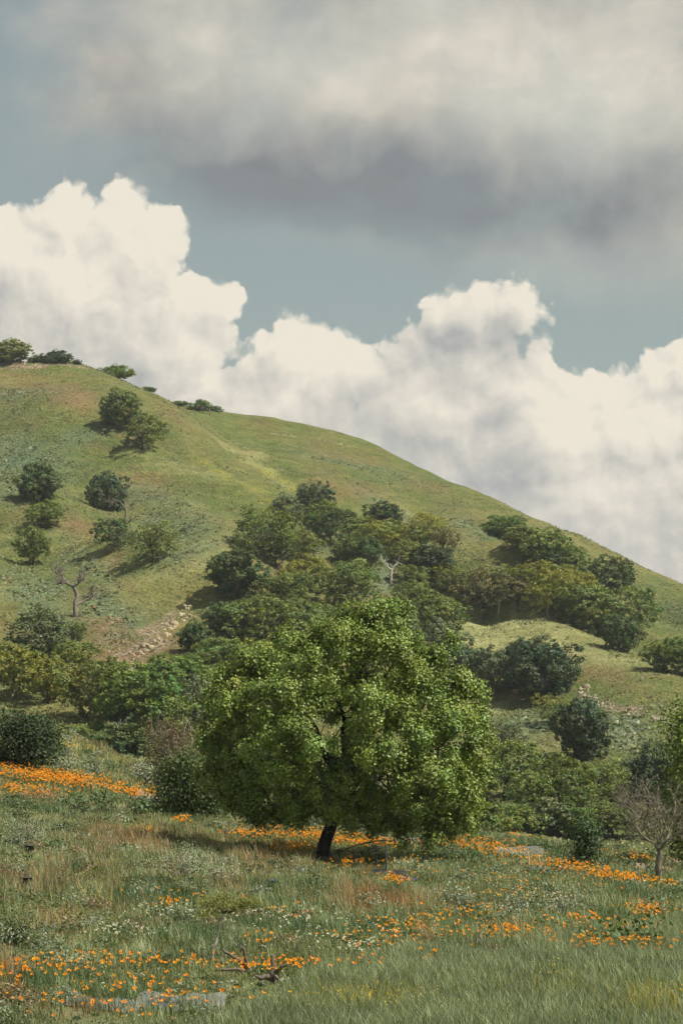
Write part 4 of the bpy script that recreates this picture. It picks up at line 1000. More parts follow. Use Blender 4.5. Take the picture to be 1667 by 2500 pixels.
for k, (a, b, h, w, lab) in enumerate([
    (125, 1850, 40, 90, 'broad leafed green weeds beside the dark evergreen bush'), (165, 1975, 36, 110, 'broad leafed plants in front of the orange poppy bank'), (255, 1972, 34, 90, 'broad leafed plants between bare soil and poppies'), (340, 1990, 34, 60, 'broad leafed plant near the grey netting sheet'),
    (1130, 2110, 40, 110, 'broad leafed plant behind the flat black sheet under the lone tree'), (1190, 2012, 26, 110, 'low grey green leafy patch on the meadow crest'), (1300, 2078, 28, 60, 'small leafy plant on bare soil above the glossy bush'),
    (1555, 2322, 76, 170, 'large dark leafed plant with orange poppies below the bare tree'), (1470, 2330, 46, 90, 'leafy plant beside the large dark leafed one'), (1600, 2120, 26, 90, 'low leafy plant by the bare tree trunk')]):
    shrub('leafy_plant', lab, 'plant', a, b, h, w, M_SQUASH if k != 7 else M_BUSH2, 60 + k, .09 if b > 2000 else .13, 1500 if b > 2200 else 800, y0=30 if b > 1950 else 88, lobes=12, stems=3)
shrub('hay_pile', 'yellow green heap of wilted plants in the brown grass', 'plant pile', 215, 2168, 34, 100, M_SAP, 80, .06, 2200, lobes=10)
shrub('yellow_flowers', 'loose shrub of small yellow flowers above the brown grass', 'plant', 350, 2050, 50, 70, foliage('petal_yellow', (0.50, 0.36, 0.02), .3), 81, .035, 900, lobes=9)
shrub('maple_tree', 'green leafy tree reaching in beside the bare fruit tree', 'tree', 1790, 2120, 420, 340, M_SYC, 90, .11, 1300, y0=66, lobes=52, y1=90)

# bare fruit tree
p = hit(1606, 2150, 50, 85); y = p[1]
bare_tree('bare_fruit_tree', 'grey bare fruit tree with a dense net of twigs at the meadow edge', 'tree', p,
          [(pl(1606, 2150, y, [(1606, 2156, 0), (1605, 2120, 0), (1611, 2085, 0), (1610, 2072, 0)]), .115, .085),
           (pl(1606, 2150, y, [(1610, 2076, 0), (1590, 2050, .2), (1570, 2010, .4), (1540, 1950, .5)]), .065, .02),
           (pl(1606, 2150, y, [(1610, 2076, 0), (1625, 2055, -.2), (1650, 2035, -.3), (1690, 2010, -.4)]), .06, .02),
           (pl(1606, 2150, y, [(1600, 2062, .1), (1560, 2035, -.3), (1530, 2000, -.5)]), .04, .015),
           (pl(1606, 2150, y, [(1612, 2070, 0), (1618, 2020, .2), (1610, 1960, .3)]), .055, .02),
           (pl(1606, 2150, y, [(1575, 2020, .3), (1585, 1980, 0), (1580, 1930, -.2)]), .035, .015),
           (pl(1606, 2150, y, [(1625, 2055, -.2), (1645, 2010, .3), (1655, 1960, .4)]), .04, .015),
           (pl(1606, 2150, y, [(1560, 1990, .4), (1535, 1975, .2), (1515, 1985, 0)]), .03, .012)], .1, plain('bark_fruit', (0.185, 0.165, 0.125), .9, .3, 20, .4), 5, 21, None, 2, .95, .8)

# umbrella sapling
p = hit(518, 2352, 30, 60); y = p[1]
sap = thing('sapling', 'slender sapling with a flat yellow green umbrella crown on a pale stem', 'tree', p)
stem = np.array(pl(518, 2352, y, [(518, 2356, 0), (521, 2325, 0), (533, 2285, 0), (541, 2252, 0), (545, 2238, 0)]))
V_, f_ = tube(stem, [.022, .02, .018, .016, .014], 8); obj('trunk', np_mesh('sap_trunk', V_, f_, smooth=True), M_PALE, sap)
r6 = np.random.default_rng(8); parts = []; lb = []
for a, b, d in [(500, 2215, .1), (520, 2205, -.1), (545, 2200, .2), (575, 2215, 0), (600, 2210, -.1), (612, 2212, .1), (510, 2235, -.2), (560, 2222, -.2), (530, 2225, .2), (588, 2222, .15)]:
    e = np.array(pl(518, 2352, y, [(a, b, d)])[0]); parts.append(tube(bent(stem[-1], e, r6, 5, .08), np.linspace(.014, .004, 5), 5)); lb.append((*e, .10))
V_, f_ = merge(parts); obj('branches', np_mesh('sap_branches', V_, f_, smooth=True), M_BARK, sap)
r7 = np.random.default_rng(4)
V_, Q_, c_, _, _ = leafy([(x_, y_, z_, .085) for x_, y_, z_, q_ in lb], 1, .03, 6)
P = np.repeat(np.array([l[:3] for l in lb]), 260, 0) + r7.normal(0, 1, (2600, 3)) * [.085, .085, .035]
V_, Q_ = leaves(P, np.tile([0, 0, 1.0], (2600, 1)), .036, r7, .5, .6)
obj('crown', np_mesh('sap_crown', V_, [Q_], col=np.repeat(r7.uniform(.7, 1.3, (2600, 1)) * np.ones(3), 4, 0)), M_SAP, sap)


# ------------------------------------------------------------------ grass, weeds and flowers of the meadow
MB_BROWN = [(120, 2150, 200, 50, 0, .55), (620, 2110, 170, 30, 6, .85), (900, 2140, 60, 14, 0, .5), (1000, 2235, 120, 20, 0, .4), (150, 2230, 220, 24, 0, .4), (330, 2050, 190, 38, 4, .95), (230, 2115, 70, 28, 0, .6), (440, 2130, 60, 26, 0, .7), (930, 2205, 130, 32, 2, 1.0), (560, 2175, 60, 20, 0, .6), (130, 2275, 80, 34, 0, .75), (700, 2100, 110, 36, 5, .75), (40, 2140, 50, 20, 0, .8), (370, 2210, 40, 18, 0, .5), (1100, 2180, 60, 20, 0, .4), (480, 2060, 120, 30, 6, .8),
            (1590, 2080, 60, 14, 0, .4), (360, 2265, 40, 14, 0, .5), (1330, 2190, 50, 14, 0, .5), (0, 2400, 60, 40, 0, .9), (160, 2480, 90, 24, 0, .9), (1240, 2310, 50, 16, 0, .8), (1580, 2215, 60, 16, 0, .5), (300, 1830, 160, 30, 18, .5), (1040, 2300, 20, 30, 0, .8)]
MB_SILVER = [(470, 2110, 90, 20, 8, .9), (150, 2340, 110, 22, 0, .7), (430, 2340, 130, 18, 0, .6), (100, 2070, 120, 30, 5, .6), (1300, 2240, 160, 26, 0, .6), (800, 2240, 120, 30, 0, .4), (1040, 2360, 90, 20, 0, .4), (1050, 2190, 50, 16, 0, .6), (60, 2020, 120, 24, 4, .6)]
MB_GOLD = [(20, 1780, 140, 24, 12, .9), (200, 1830, 100, 20, 22, .9), (290, 1865, 70, 16, 20, .9), (1370, 2050, 70, 12, 12, .8), (1600, 2120, 60, 10, 5, .5), (1380, 2440, 200, 30, 0, .25), (900, 2470, 150, 24, 0, .7), (1600, 2480, 120, 40, 0, .6), (160, 2230, 120, 24, 0, .5), (470, 1900, 60, 14, 10, .8)]


def oats(px, py):
    """where the tall even oat grass stands: below a line falling from the lower middle up to the edge"""
    line = np.interp(px, [-300, 500, 640, 800, 980, 1150, 1400, 1667, 2000], [2600, 2540, 2440, 2390, 2345, 2315, 2300, 2262, 2250])
    return sstep(py - line, -12, 14)


def meadow_points(n, y0, y1, pw, seed, umax=.235):
    r = np.random.default_rng(seed)
    # density per square metre falls as distance grows
    t = r.uniform(0, 1, n)
    a = 2 - pw
    Y = (y0 ** a + t * (y1 ** a - y0 ** a)) ** (1 / a)
    X = r.uniform(-umax, umax, n) * Y
    return X, Y, H(X, Y), r


def blades(P, h, w, lean, col, r, kink=.5):
    n = len(P)
    a = r.uniform(0, 2 * np.pi, n); side = np.stack([np.cos(a), np.sin(a) * .5, np.zeros(n)], -1)
    ld = r.uniform(0, 2 * np.pi, n); L = np.stack([np.cos(ld), np.sin(ld), np.zeros(n)], -1) * (lean * h)[:, None] + np.array([-.10, 0, 0]) * h[:, None]
    up = np.array([0, 0, 1.0])
    m_ = P + up * (h * kink)[:, None] + L * .30
    tip = P + up * h[:, None] + L
    hw = side * (w / 2)[:, None]
    V_ = np.stack([P - hw, P + hw, m_ - hw * .85, m_ + hw * .85, tip], 1).reshape(-1, 3)
    b = np.arange(n) * 5
    Q_ = np.stack([b, b + 1, b + 3, b + 2], -1); T_ = np.stack([b + 2, b + 3, b + 4], -1)
    return V_, [Q_, T_], np.repeat(col, 5, 0)


def pal(i, c): return np.array(c)[i]


def meadow_colour(X, Y, Z, r):
    px, py = proj(np.stack([X, Y, Z], -1))
    n1 = fbm(X / 1.3, Y / 2.2, 31, 4); n2 = fbm(X / .5 + 40, Y / 1.0, 33, 3); n3 = fbm(X / 3.2 + 9, Y / 6, 35, 4)
    wob = (fbm(X / .9, Y / 1.6, 41, 3) - .5)
    qx, qy = px + wob * 120, py + (fbm(X / .9 + 70, Y / 1.6, 42, 3) - .5) * 60
    base = np.outer(np.ones(len(X)), (0.128, 0.146, 0.070))
    base = base * (1 - sstep(n1, .5, .68))[:, None] + np.array((0.072, 0.112, 0.052)) * sstep(n1, .5, .68)[:, None]
    k = sstep(n3, .5, .66) * .55; base = base * (1 - k)[:, None] + np.array((0.180, 0.175, 0.085)) * k[:, None]
    k = sstep(n2, .58, .72) * .6; base = base * (1 - k)[:, None] + np.array((0.185, 0.205, 0.125)) * k[:, None]
    br = np.clip(blob(qx, qy, MB_BROWN), 0, 1); si = np.clip(blob(qx, qy, MB_SILVER), 0, 1); go = np.clip(blob(qx, qy, MB_GOLD), 0, 1); oa = oats(px, py + wob * 25)
    mk = (r.uniform(0, 1, len(X)) < br * 1.15)[:, None]; 
    brc = np.array((0.190, 0.120, 0.070)) * (1 - n2[:, None]) * 1.1 + np.array((0.215, 0.165, 0.095)) * n2[:, None]
    red = sstep(blob(px, py, [(930, 2205, 130, 34, 0, 1)]), .3, .8)[:, None]
    brc = brc * (1 - red) + np.array((0.235, 0.125, 0.062)) * red
    base = np.where(mk, brc, base)
    mk = (r.uniform(0, 1, len(X)) < si)[:, None]; base = np.where(mk, (0.225, 0.255, 0.175), base)
    mk = (r.uniform(0, 1, len(X)) < go)[:, None]; base = np.where(mk, (0.275, 0.245, 0.100), base)
    oc = np.array((0.112, 0.148, 0.070)) * (.6 + .8 * n1[:, None])
    gold = (r.uniform(0, 1, len(X)) < go * .7)[:, None]
    oc = np.where(gold, (0.235, 0.215, 0.060), oc)
    base = np.where((r.uniform(0, 1, len(X)) < oa)[:, None], oc, base)
    base = (1.0 + .95 * (n2[:, None] - .5) * 1.6 + .35) * base * r.uniform(.65, 1.35, (len(X), 1)) * (1 + r.normal(0, .05, base.shape))
    return np.clip(base, .01, .8), br, si, go, oa, px, py, n1, n2


def dirt_at(px, py): return blob(px, py, DIRT)


CLEAR = [(600, 2435, 120, 34, 0, 1), (665, 2445, 70, 34, 0, 1), (515, 2380, 40, 34, 0, 1), (70, 2110, 34, 26, 0, 1), (62, 2190, 34, 26, 0, 1), (440, 2500, 150, 26, 0, 1), (230, 2500, 120, 30, 0, 1), (600, 2410, 110, 24, 0, 1), (660, 2420, 60, 24, 0, 1), (515, 2365, 40, 24, 0, 1), (890, 2410, 50, 20, 0, 1), (1200, 2340, 80, 22, 0, 1), (72, 2095, 30, 16, 0, 1), (64, 2175, 30, 18, 0, 1), (300, 2400, 330, 70, 0, .45), (800, 2125, 60, 24, 0, 1), (930, 2145, 80, 26, 0, 1), (985, 2165, 70, 20, 0, 1), (1606, 2165, 40, 20, 0, 1), (32, 2330, 70, 26, 0, .9), (1280, 2110, 110, 18, 0, 1)]
def clear_at(px, py): return np.clip(blob(px, py, CLEAR), 0, 1)
X, Y, Z, r = meadow_points(440000, 24.5, 118, 1.25, 101)
c, br, si, go, oa, px, py, n1, n2 = meadow_colour(X, Y, Z, r)
keep = r.uniform(0, 1, len(X)) > sstep(dirt_at(px, py), .35, .75) * .93
h = (.06 + .15 * sstep(n1, .3, .7) + .12 * sstep(n2, .35, .75)) * (1 + .9 * br * sstep(n2, .4, .7)) * (1 - .35 * si) * r.uniform(.55, 1.25, len(X))
h = h * (1 - oa) + oa * (.24 * r.uniform(.7, 1.2, len(X)))
h *= 1 - .6 * clear_at(px, py)
w = (.006 + Y * .00028) * r.uniform(.6, 1.3, len(X)) * (1 - .35 * br)
P = np.stack([X, Y, Z - .02], -1)
V_, F_, C_ = blades(P[keep], h[keep], w[keep], r.uniform(.1, .5, keep.sum()), c[keep], r)
obj('meadow_grass', np_mesh('meadow_grass', V_, F_, col=C_), M_GRASS, kind='stuff', label='mixed green, silver and brown wild grass covering the meadow', cat='grass')

# oat heads over the even stand
X, Y, Z, r = meadow_points(290000, 24.5, 45, 1.1, 102)
px, py = proj(np.stack([X, Y, Z], -1)); k = oats(px, py) > .5; X, Y, Z, px, py = X[k], Y[k], Z[k], px[k], py[k]
n = len(X)
cl = fbm(X / .5, Y / .8, 55, 3); h = (.22 + .10 * cl) * r.uniform(.75, 1.2, n) * (1 - .6 * clear_at(px, py))
go = blob(px, py, MB_GOLD)
oc = np.array((0.215, 0.255, 0.150)) * (.55 + .9 * cl[:, None]) * r.choice([.42, .7, 1.0, 1.6], (n, 1)) * r.uniform(.8, 1.2, (n, 1)); oc = np.where((r.uniform(0, 1, n) < go * .5)[:, None], (0.40, 0.32, 0.03), oc)
V_, F_, C_ = blades(np.stack([X, Y, Z], -1), h, np.full(n, .0065) * r.uniform(.6, 1.3, n), r.uniform(.15, .5, n), oc, r, .72)
obj('oat_grass', np_mesh('oat_grass', V_, F_, col=C_), M_GRASS, kind='stuff', label='tall even grey green oat grass filling the near corner of the meadow', cat='grass')

# leafy weeds
X, Y, Z, r = meadow_points(10000, 25, 112, 1.0, 103)
c, br, si, go, oa, px, py, n1, n2 = meadow_colour(X, Y, Z, r)
k = (r.uniform(0, 1, len(X)) > oa) & (dirt_at(px, py) < .6) & (r.uniform(0, 1, len(X)) > br * .9)
X, Y, Z, c, n1 = X[k], Y[k], Z[k], c[k], n1[k]
m_ = 26
idx = np.repeat(np.arange(len(X)), m_)
rad = (r.uniform(.07, .24, len(X)) * (1 - .6 * clear_at(*proj(np.stack([X, Y, Z], -1)))))[idx]
d = unit(r.normal(0, 1, (len(idx), 3))) * r.uniform(.4, 1, (len(idx), 1))
P = np.stack([X, Y, Z], -1)[idx] + d * rad[:, None] * [1.2, 1.2, .8]; P[:, 2] = np.maximum(P[:, 2] + rad * .5, Z[idx] + .02)
V_, Q_ = leaves(P, unit(d + [0, 0, .5]),   .038 * (.7 + Y[idx] / 70), r, .45, .6)
kk_ = r.choice(4, len(X), p=[.34, .30, .22, .14]); wc = np.array([(0.055, 0.088, 0.038), (0.110, 0.150, 0.062), (0.195, 0.225, 0.155), (0.21, 0.165, 0.09)])[kk_] * r.uniform(.7, 1.3, (len(X), 1))
obj('weeds', np_mesh('weeds', V_, [Q_], col=np.repeat(np.clip(wc[idx] * r.uniform(.75, 1.25, (len(idx), 1)), .01, .6), 4, 0)), M_WEED, kind='stuff', label='low leafy green weeds spread through the meadow grass', cat='weeds')

# rough mounds of herbs and small shrubs
X, Y, Z, r = meadow_points(640, 26, 108, 1.0, 109)
c, br, si, go, oa, px, py, n1, n2 = meadow_colour(X, Y, Z, r)
k = (r.uniform(0, 1, len(X)) > oa * 1.2) & (dirt_at(px, py) < .5) & (clear_at(px, py) < .3)
X, Y, Z = X[k], Y[k], Z[k]
m_ = 230
idx = np.repeat(np.arange(len(X)), m_)
R0 = r.uniform(.16, .48, len(X)); hh0 = R0 * r.uniform(.5, .9, len(X))
d = unit(r.normal(0, 1, (len(idx), 3))); d[:, 2] = np.abs(d[:, 2]); q = r.uniform(.55, 1.05, (len(idx), 1))
P = np.stack([X, Y, Z], -1)[idx] + d * q * np.stack([R0, R0, hh0], -1)[idx] + r.normal(0, .03, (len(idx), 3)); P[:, 2] = np.maximum(P[:, 2], Z[idx] + .01)
wc = np.array([(0.050, 0.080, 0.034), (0.095, 0.135, 0.055), (0.185, 0.210, 0.150), (0.19, 0.145, 0.085), (0.15, 0.17, 0.10)])[r.choice(5, len(X), p=[.30, .24, .22, .12, .12])] * r.uniform(.75, 1.25, (len(X), 1))
V_, Q_ = leaves(P, unit(d + [0, 0, .3]), .045 * (.7 + Y[idx] / 60), r, .5, .5)
obj('herb_mounds', np_mesh('herb_mounds', V_, [Q_], col=np.repeat(np.clip(wc[idx] * r.uniform(.7, 1.3, (len(idx), 1)), .01, .6), 4, 0)), M_WEED, kind='stuff', label='rough mounds of dark green, silver and brown herbs in the meadow', cat='weeds')

# poppies
M_PETAL = foliage('poppy_petal', (1, 1, 1), .42, .5, .2, 0.0)
POPZ = [(130, 1895, 200, 20, 7, 1.0, 1300), (330, 1930, 70, 12, 8, .9, 260), (60, 1925, 110, 14, 4, .6, 260), (100, 2350, 150, 16, 3, 1, 60), (270, 2340, 110, 12, 2, 1, 42), (470, 2345, 170, 14, 2, .8, 36), (700, 2350, 160, 13, 2, .8, 44), (330, 2400, 200, 22, 0, .8, 46), (480, 2425, 140, 14, 0, .7, 24),
        (40, 2372, 80, 16, 5, .8, 24), (650, 2350, 70, 14, 0, .8, 30), (200, 2440, 200, 12, 3, .6, 26), (720, 2032, 130, 20, 4, 1, 380), (880, 2050, 110, 14, 4, 1, 380), (600, 2035, 70, 14, 0, .8, 120), (720, 2065, 60, 12, 0, .8, 160), (440, 1998, 26, 5, 0, .9, 50), (1210, 2066, 100, 20, 8, 1, 210), (1260, 2033, 40, 7, 8, .9, 90), (1110, 2055, 90, 16, 4, .6, 120),
        (1400, 2114, 130, 13, 9, 1, 210), (1500, 2135, 90, 9, 6, 1, 220), (1550, 2088, 70, 6, 8, .8, 60), (1600, 2150, 90, 8, 6, .6, 60), (965, 2143, 36, 7, 5, 1, 70), (1130, 2225, 90, 14, 0, .7, 60), (990, 2250, 90, 12, 0, .8, 60), (1250, 2270, 110, 18, 5, .8, 80), (1430, 2295, 90, 14, 0, 1, 70), (1570, 2300, 90, 16, 0, .8, 60),
        (930, 2295, 130, 22, 0, .5, 44), (1400, 2240, 130, 22, 0, .5, 60), (1580, 2215, 60, 10, 0, .8, 80), (410, 2205, 26, 6, 0, 1, 30), (500, 2190, 160, 12, 3, .3, 16), (690, 2215, 110, 14, 0, .4, 16), (1240, 2180, 120, 10, 0, .4, 26), (1050, 2330, 40, 5, 0, .8, 12), (880, 2340, 60, 10, 0, .6, 12), (1560, 2260, 90, 14, 0, .5, 34), (350, 2030, 40, 10, 0, .4, 20),
        (1000, 2110, 200, 30, 0, .3, 60), (860, 2100, 60, 14, 0, .5, 50), (350, 2470, 200, 10, 0, .3, 10), (1300, 2150, 260, 30, 0, .3, 70), (640, 2290, 40, 10, 0, .5, 16), (1100, 2270, 300, 30, 0, .3, 70), (30, 1800, 40, 8, 0, .3, 8), (150, 1815, 60, 8, 20, .3, 14)]
r = np.random.default_rng(11)
pops = []
for cx, cy, rx, ry, rot, am, n in POPZ:
    q = r.normal(0, .5, (n, 2)) * [rx, ry]; cs, sn = math.cos(R(rot)), math.sin(R(rot))
    for a, b in zip(cx + q[:, 0] * cs - q[:, 1] * sn, cy + q[:, 0] * sn + q[:, 1] * cs):
        pops.append((a, b))
pops = np.array(pops)
# place on the ground: a flower is seen about a third of a metre above its foot
Ys = np.linspace(24, 120, 700)
PP = []
for a, b in pops:
    d = cam_dir(a, b); t = Ys / d[1]; x_ = d[0] * t; z_ = 3 + d[2] * t
    g_ = H(x_, Ys) + .24
    kk = np.nonzero(z_ <= g_)[0]
    if len(kk): PP.append((x_[kk[0]], Ys[kk[0]] + r.uniform(-.1, .1), g_[kk[0]] - .24))
PP = np.array(PP)
PP = PP[np.argsort(PP[:, 1])]


def poppy_geom(n, P, h, R_, r, ph):
    """stem and four cupped petals, several at once"""
    Vs, Qs, cs, mi = [], [], [], []
    off = 0
    tilt = r.normal(0, .5, (n, 2))
    top = P + np.stack([tilt[:, 0] * h * .4, tilt[:, 1] * h * .4 - .05 * h, h], -1)
    ax = unit(np.stack([tilt[:, 0], tilt[:, 1] - .35, np.ones(n)], -1))
    e1 = unit(np.cross(ax, [0, 1.0, 0.1])); e2 = np.cross(ax, e1)
    V_ = [P - [.003, 0, 0], P + [.003, 0, 0], top + [.0025, 0, 0], top - [.0025, 0, 0]]
    for k in range(4):
        a0 = ph + k * math.pi / 2
        for (rr_, zz_, da) in ((.10, -.05, 0), (.80, .35, -.62), (1.05, .62, 0), (.80, .35, .62)):
            an = a0 + da
            V_.append(top + (e1 * np.cos(an)[:, None] + e2 * np.sin(an)[:, None]) * (R_ * rr_)[:, None] + ax * (R_ * zz_)[:, None])
    V_ = np.stack(V_, 1)
    F_ = np.arange(20).reshape(5, 4)
    F_ = (np.arange(n)[:, None, None] * 20 + F_[None]).reshape(-1, 4)
    pc = np.stack([r.uniform(.80, .95, n), r.uniform(.26, .44, n), np.full(n, .006)], -1)
    c_ = np.empty((n, 20, 3)); c_[:, :4] = (.09, .14, .05); c_[:, 4:] = pc[:, None]
    c_[:, 4::4] *= [.85, .6, .6]
    return V_.reshape(-1, 3), F_, c_.reshape(-1, 3)


near, far_ = PP[:300], PP[300:]
variants = []
for k in range(10):
    V_, F_, c_ = poppy_geom(1, np.zeros((1, 3)), np.array([.24]), np.array([.028]), r, np.array([r.uniform(0, 6.28)]))
    variants.append(np_mesh('poppy', V_, [F_], col=c_))
for i, q in enumerate(near):
    o = obj('poppy', variants[i % 10], M_PETAL, loc=tuple(q), label='orange poppy flower on a thin stem among the near meadow grass', cat='flower', group='orange poppies flowering nearest in the meadow')
    o.rotation_euler = (0, 0, r.uniform(-.8, .8)); s_ = r.uniform(.6, 1.3); o.scale = (s_, s_, r.uniform(.8, 1.2))
n = len(far_)
V_, F_, c_ = poppy_geom(n, far_, r.uniform(.16, .32, n), r.uniform(.022, .044, n) * np.where(far_[:, 1] > 62, 1.1, .82), r, r.uniform(0, 6.28, n))
obj('far_poppies', np_mesh('far_poppies', V_, [F_], col=c_), M_PETAL, kind='stuff', label='drifts of orange poppies on the bank and along the meadow crest', cat='flowers', group='orange poppies farther off')

# small white and yellow flowers
WZ = [(700, 2250, 230, 30, 0, 70), (450, 2240, 160, 30, 0, 34), (900, 2330, 130, 30, 0, 40), (1020, 2260, 60, 16, 0, 12), (1200, 2130, 120, 14, 0, 14), (820, 2300, 150, 30, 0, 36), (300, 2290, 100, 20, 0, 40), (40, 2300, 60, 10, 0, 30), (1000, 2110, 60, 10, 0, 50)]
pts = []
for cx, cy, rx, ry, rot, n in WZ:
    q = r.normal(0, .5, (n, 2)) * [rx, ry]
    for a, b in zip(cx + q[:, 0], cy + q[:, 1]):
        h_ = hit(a, b + 14, 24, 100); pts.append(h_ + [0, 0, r.uniform(.16, .28)])
pts = np.array(pts)
V_, Q_ = leaves(np.repeat(pts, 3, 0) + r.normal(0, .012, (len(pts) * 3, 3)), np.tile([0, -.6, 1.0], (len(pts) * 3, 1)), .028, r, .9, .3)
obj('white_blossoms', np_mesh('white_blossoms', V_, [Q_], col=np.tile((.55, .55, .42), (len(V_), 1))), M_PETAL, kind='stuff', label='tiny white flower heads sprinkled through the mid meadow', cat='flowers')
YZ = [(720, 2070, 60, 22, 0, 500), (880, 2470, 260, 22, 0, 160), (1420, 2400, 160, 20, 0, 50), (350, 2045, 30, 14, 0, 90), (1300, 2010, 60, 8, 5, 120), (1180, 2000, 60, 6, 5, 90), (1620, 2470, 80, 22, 0, 50)]
pts = []
for cx, cy, rx, ry, rot, n in YZ:
    q = r.normal(0, .5, (n, 2)) * [rx, ry]
    for a, b in zip(cx + q[:, 0], cy + q[:, 1]):
        h_ = hit(a, b + 14, 24, 110); pts.append(h_ + [0, 0, r.uniform(.18, .30)])
pts = np.array(pts)
V_, Q_ = leaves(pts, np.tile([0, -.4, 1.0], (len(pts), 1)),   .024, r, .8, .5)
obj('yellow_blossoms', np_mesh('yellow_blossoms', V_, [Q_], col=np.tile((.55, .40, .02), (len(V_), 1))), M_PETAL, kind='stuff', label='tiny yellow mustard flowers under the lone tree and in the oats', cat='flowers')

# ------------------------------------------------------------------ hillside scrub tufts
r = np.random.default_rng(77)
n = 150000
Y = r.uniform(150, 480, n); X = r.uniform(-.17, .17, n) * Y
cl = fbm(X / 4, Y / 4, 91, 4)
P = np.stack([X, Y, H(X, Y)], -1)
z = zone_attrs(P)
k = r.uniform(0, 1, n) < (.12 + .9 * sstep(cl, .5, .68) + .5 * z['blue'])
P = P[k]; zb = z['blue'][k]; zr = z['red'][k]; zm = z['must'][k]; cl = cl[k]; n = len(P)
s_ = r.uniform(.14, .36, n) * (1 + .9 * zb)
base = np.outer(np.ones(n), (0.100, 0.122, 0.036)); base[r.uniform(0, 1, n) < .25] = (0.190, 0.175, 0.080)
mk = r.uniform(0, 1, n) < zb * .8; base[mk] = (0.150, 0.190, 0.105); mk2 = mk & (r.uniform(0, 1, n) < .35); base[mk2] = (0.080, 0.105, 0.058)
mk = r.uniform(0, 1, n) < zr * .8; base[mk] = (0.200, 0.130, 0.065)
mk = r.uniform(0, 1, n) < zm * .9; base[mk] = (0.340, 0.310, 0.040)
Pq = np.repeat(P, 3, 0) + r.normal(0, .18, (n * 3, 3)) * [1, 1, .2]; sq = np.repeat(s_, 3)
V_, Q_ = leaves(Pq + np.array([0, 0, 1.0]) * (sq * .2)[:, None], np.tile([0, -.5, 1.0], (n * 3, 1)), sq, r, .6, .5)
obj('hill_tufts', np_mesh('hill_tufts', V_, [Q_], col=np.repeat(np.repeat(base * r.uniform(.7, 1.3, (n, 1)), 3, 0), 4, 0)), M_WEED, kind='stuff', label='small grass and herb tufts dotted over the hillside', cat='grass')


# ------------------------------------------------------------------ rocks
def rock_mesh(seed):
    r = np.random.default_rng(seed)
    t = (1 + 5 ** .5) / 2
    V_ = unit(np.array([(-1, t, 0), (1, t, 0), (-1, -t, 0), (1, -t, 0), (0, -1, t), (0, 1, t), (0, -1, -t), (0, 1, -t), (t, 0, -1), (t, 0, 1), (-t, 0, -1), (-t, 0, 1)], float))
    Fc = np.array([(0, 11, 5), (0, 5, 1), (0, 1, 7), (0, 7, 10), (0, 10, 11), (1, 5, 9), (5, 11, 4), (11, 10, 2), (10, 7, 6), (7, 1, 8), (3, 9, 4), (3, 4, 2), (3, 2, 6), (3, 6, 8), (3, 8, 9), (4, 9, 5), (2, 4, 11), (6, 2, 10), (8, 6, 7), (9, 8, 1)])
    V_ = V_ * r.uniform(.6, 1.2, (12, 1)) * [1, .8, .7]
    return np_mesh('rock', V_ * .5, [Fc])


RK = [rock_mesh(k) for k in range(6)]
M_ROCKG = plain('grey_rock', (0.27, 0.235, 0.19), .95, .25, 1.0, .8)
def outcrop(label, zones, n, smin, smax, m_, y0=128, seed=0, cat='rocks'):
    r = np.random.default_rng(500 + seed)
    pts = []
    for cx, cy, rx, ry, rot, w_ in zones:
        for _ in range(int(n * w_)):
            a, b = r.uniform(-1, 1, 2); cs, sn = math.cos(R(rot)), math.sin(R(rot))
            pts.append(hit(cx + a * rx * cs - b * ry * sn, cy + a * rx * sn + b * ry * cs, y0, 600 if y0 > 100 else 120))
    pts = np.array(pts); c0 = pts.mean(0); c0[2] = pts[:, 2].min()
    t = thing('rock_outcrop', label, cat, c0)
    for q in pts:
        o = obj('rock', RK[r.integers(0, 6)], m_, t, loc=tuple(q - c0 - [0, 0, smax * .12])); s = smin + (smax - smin) * r.uniform(0, 1) ** 2.5
        o.scale = (s * r.uniform(.6, 1.5), s * r.uniform(.6, 1.2), s * r.uniform(.5, 1.7)); o.rotation_euler = (r.uniform(-.9, .9), r.uniform(-.9, .9), r.uniform(0, 6.28))


outcrop('pale cream stones along the eroded clay bank of the gully', [(385, 1560, 62, 9, -38, 1), (455, 1500, 22, 22, -30, .5)], 110, .2, 1.3, M_ROCK, seed=1)
outcrop('crumbling pale stones in the gully bottom below the clay bank', [(330, 1625, 16, 30, 25, 1)], 60, .2, .8, M_ROCK, seed=2)
outcrop('scattered stones on the brown bank across the gully from the clay bank', [(265, 1565, 36, 30, 30, 1)], 40, .15, .5, M_ROCK, seed=3)
outcrop('low broken rock edge running along the hilltop', [(60, 888, 70, 4, 0, 1), (180, 895, 55, 4, 4, .8), (265, 925, 40, 3, 32, .5)], 50, .25, .8, M_ROCKG, seed=4)
outcrop('stones in a line down the slope beside the round dark oak', [(1440, 1700, 60, 10, 32, .5), (1550, 1738, 100, 12, 12, 1)], 80, .2, .9, M_ROCKG, seed=5)
outcrop('pale boulders at the foot of the great dark oak', [(1272, 1692, 26, 6, 0, 1), (1420, 1680, 16, 6, 10, .5)], 14, .4, 1.2, M_ROCK, seed=6)
outcrop('thin line of bare stones across the back ridge', [(690, 1063, 32, 2.5, 5, 1), (820, 1082, 50, 3, 12, .9)], 20, .4, 1.0, M_ROCK, seed=7)
outcrop('small stones on the bare soil by the trunk of the bare tree', [(1600, 2120, 60, 10, 5, 1)], 14, .08, .2, M_ROCKG, 60, 8)

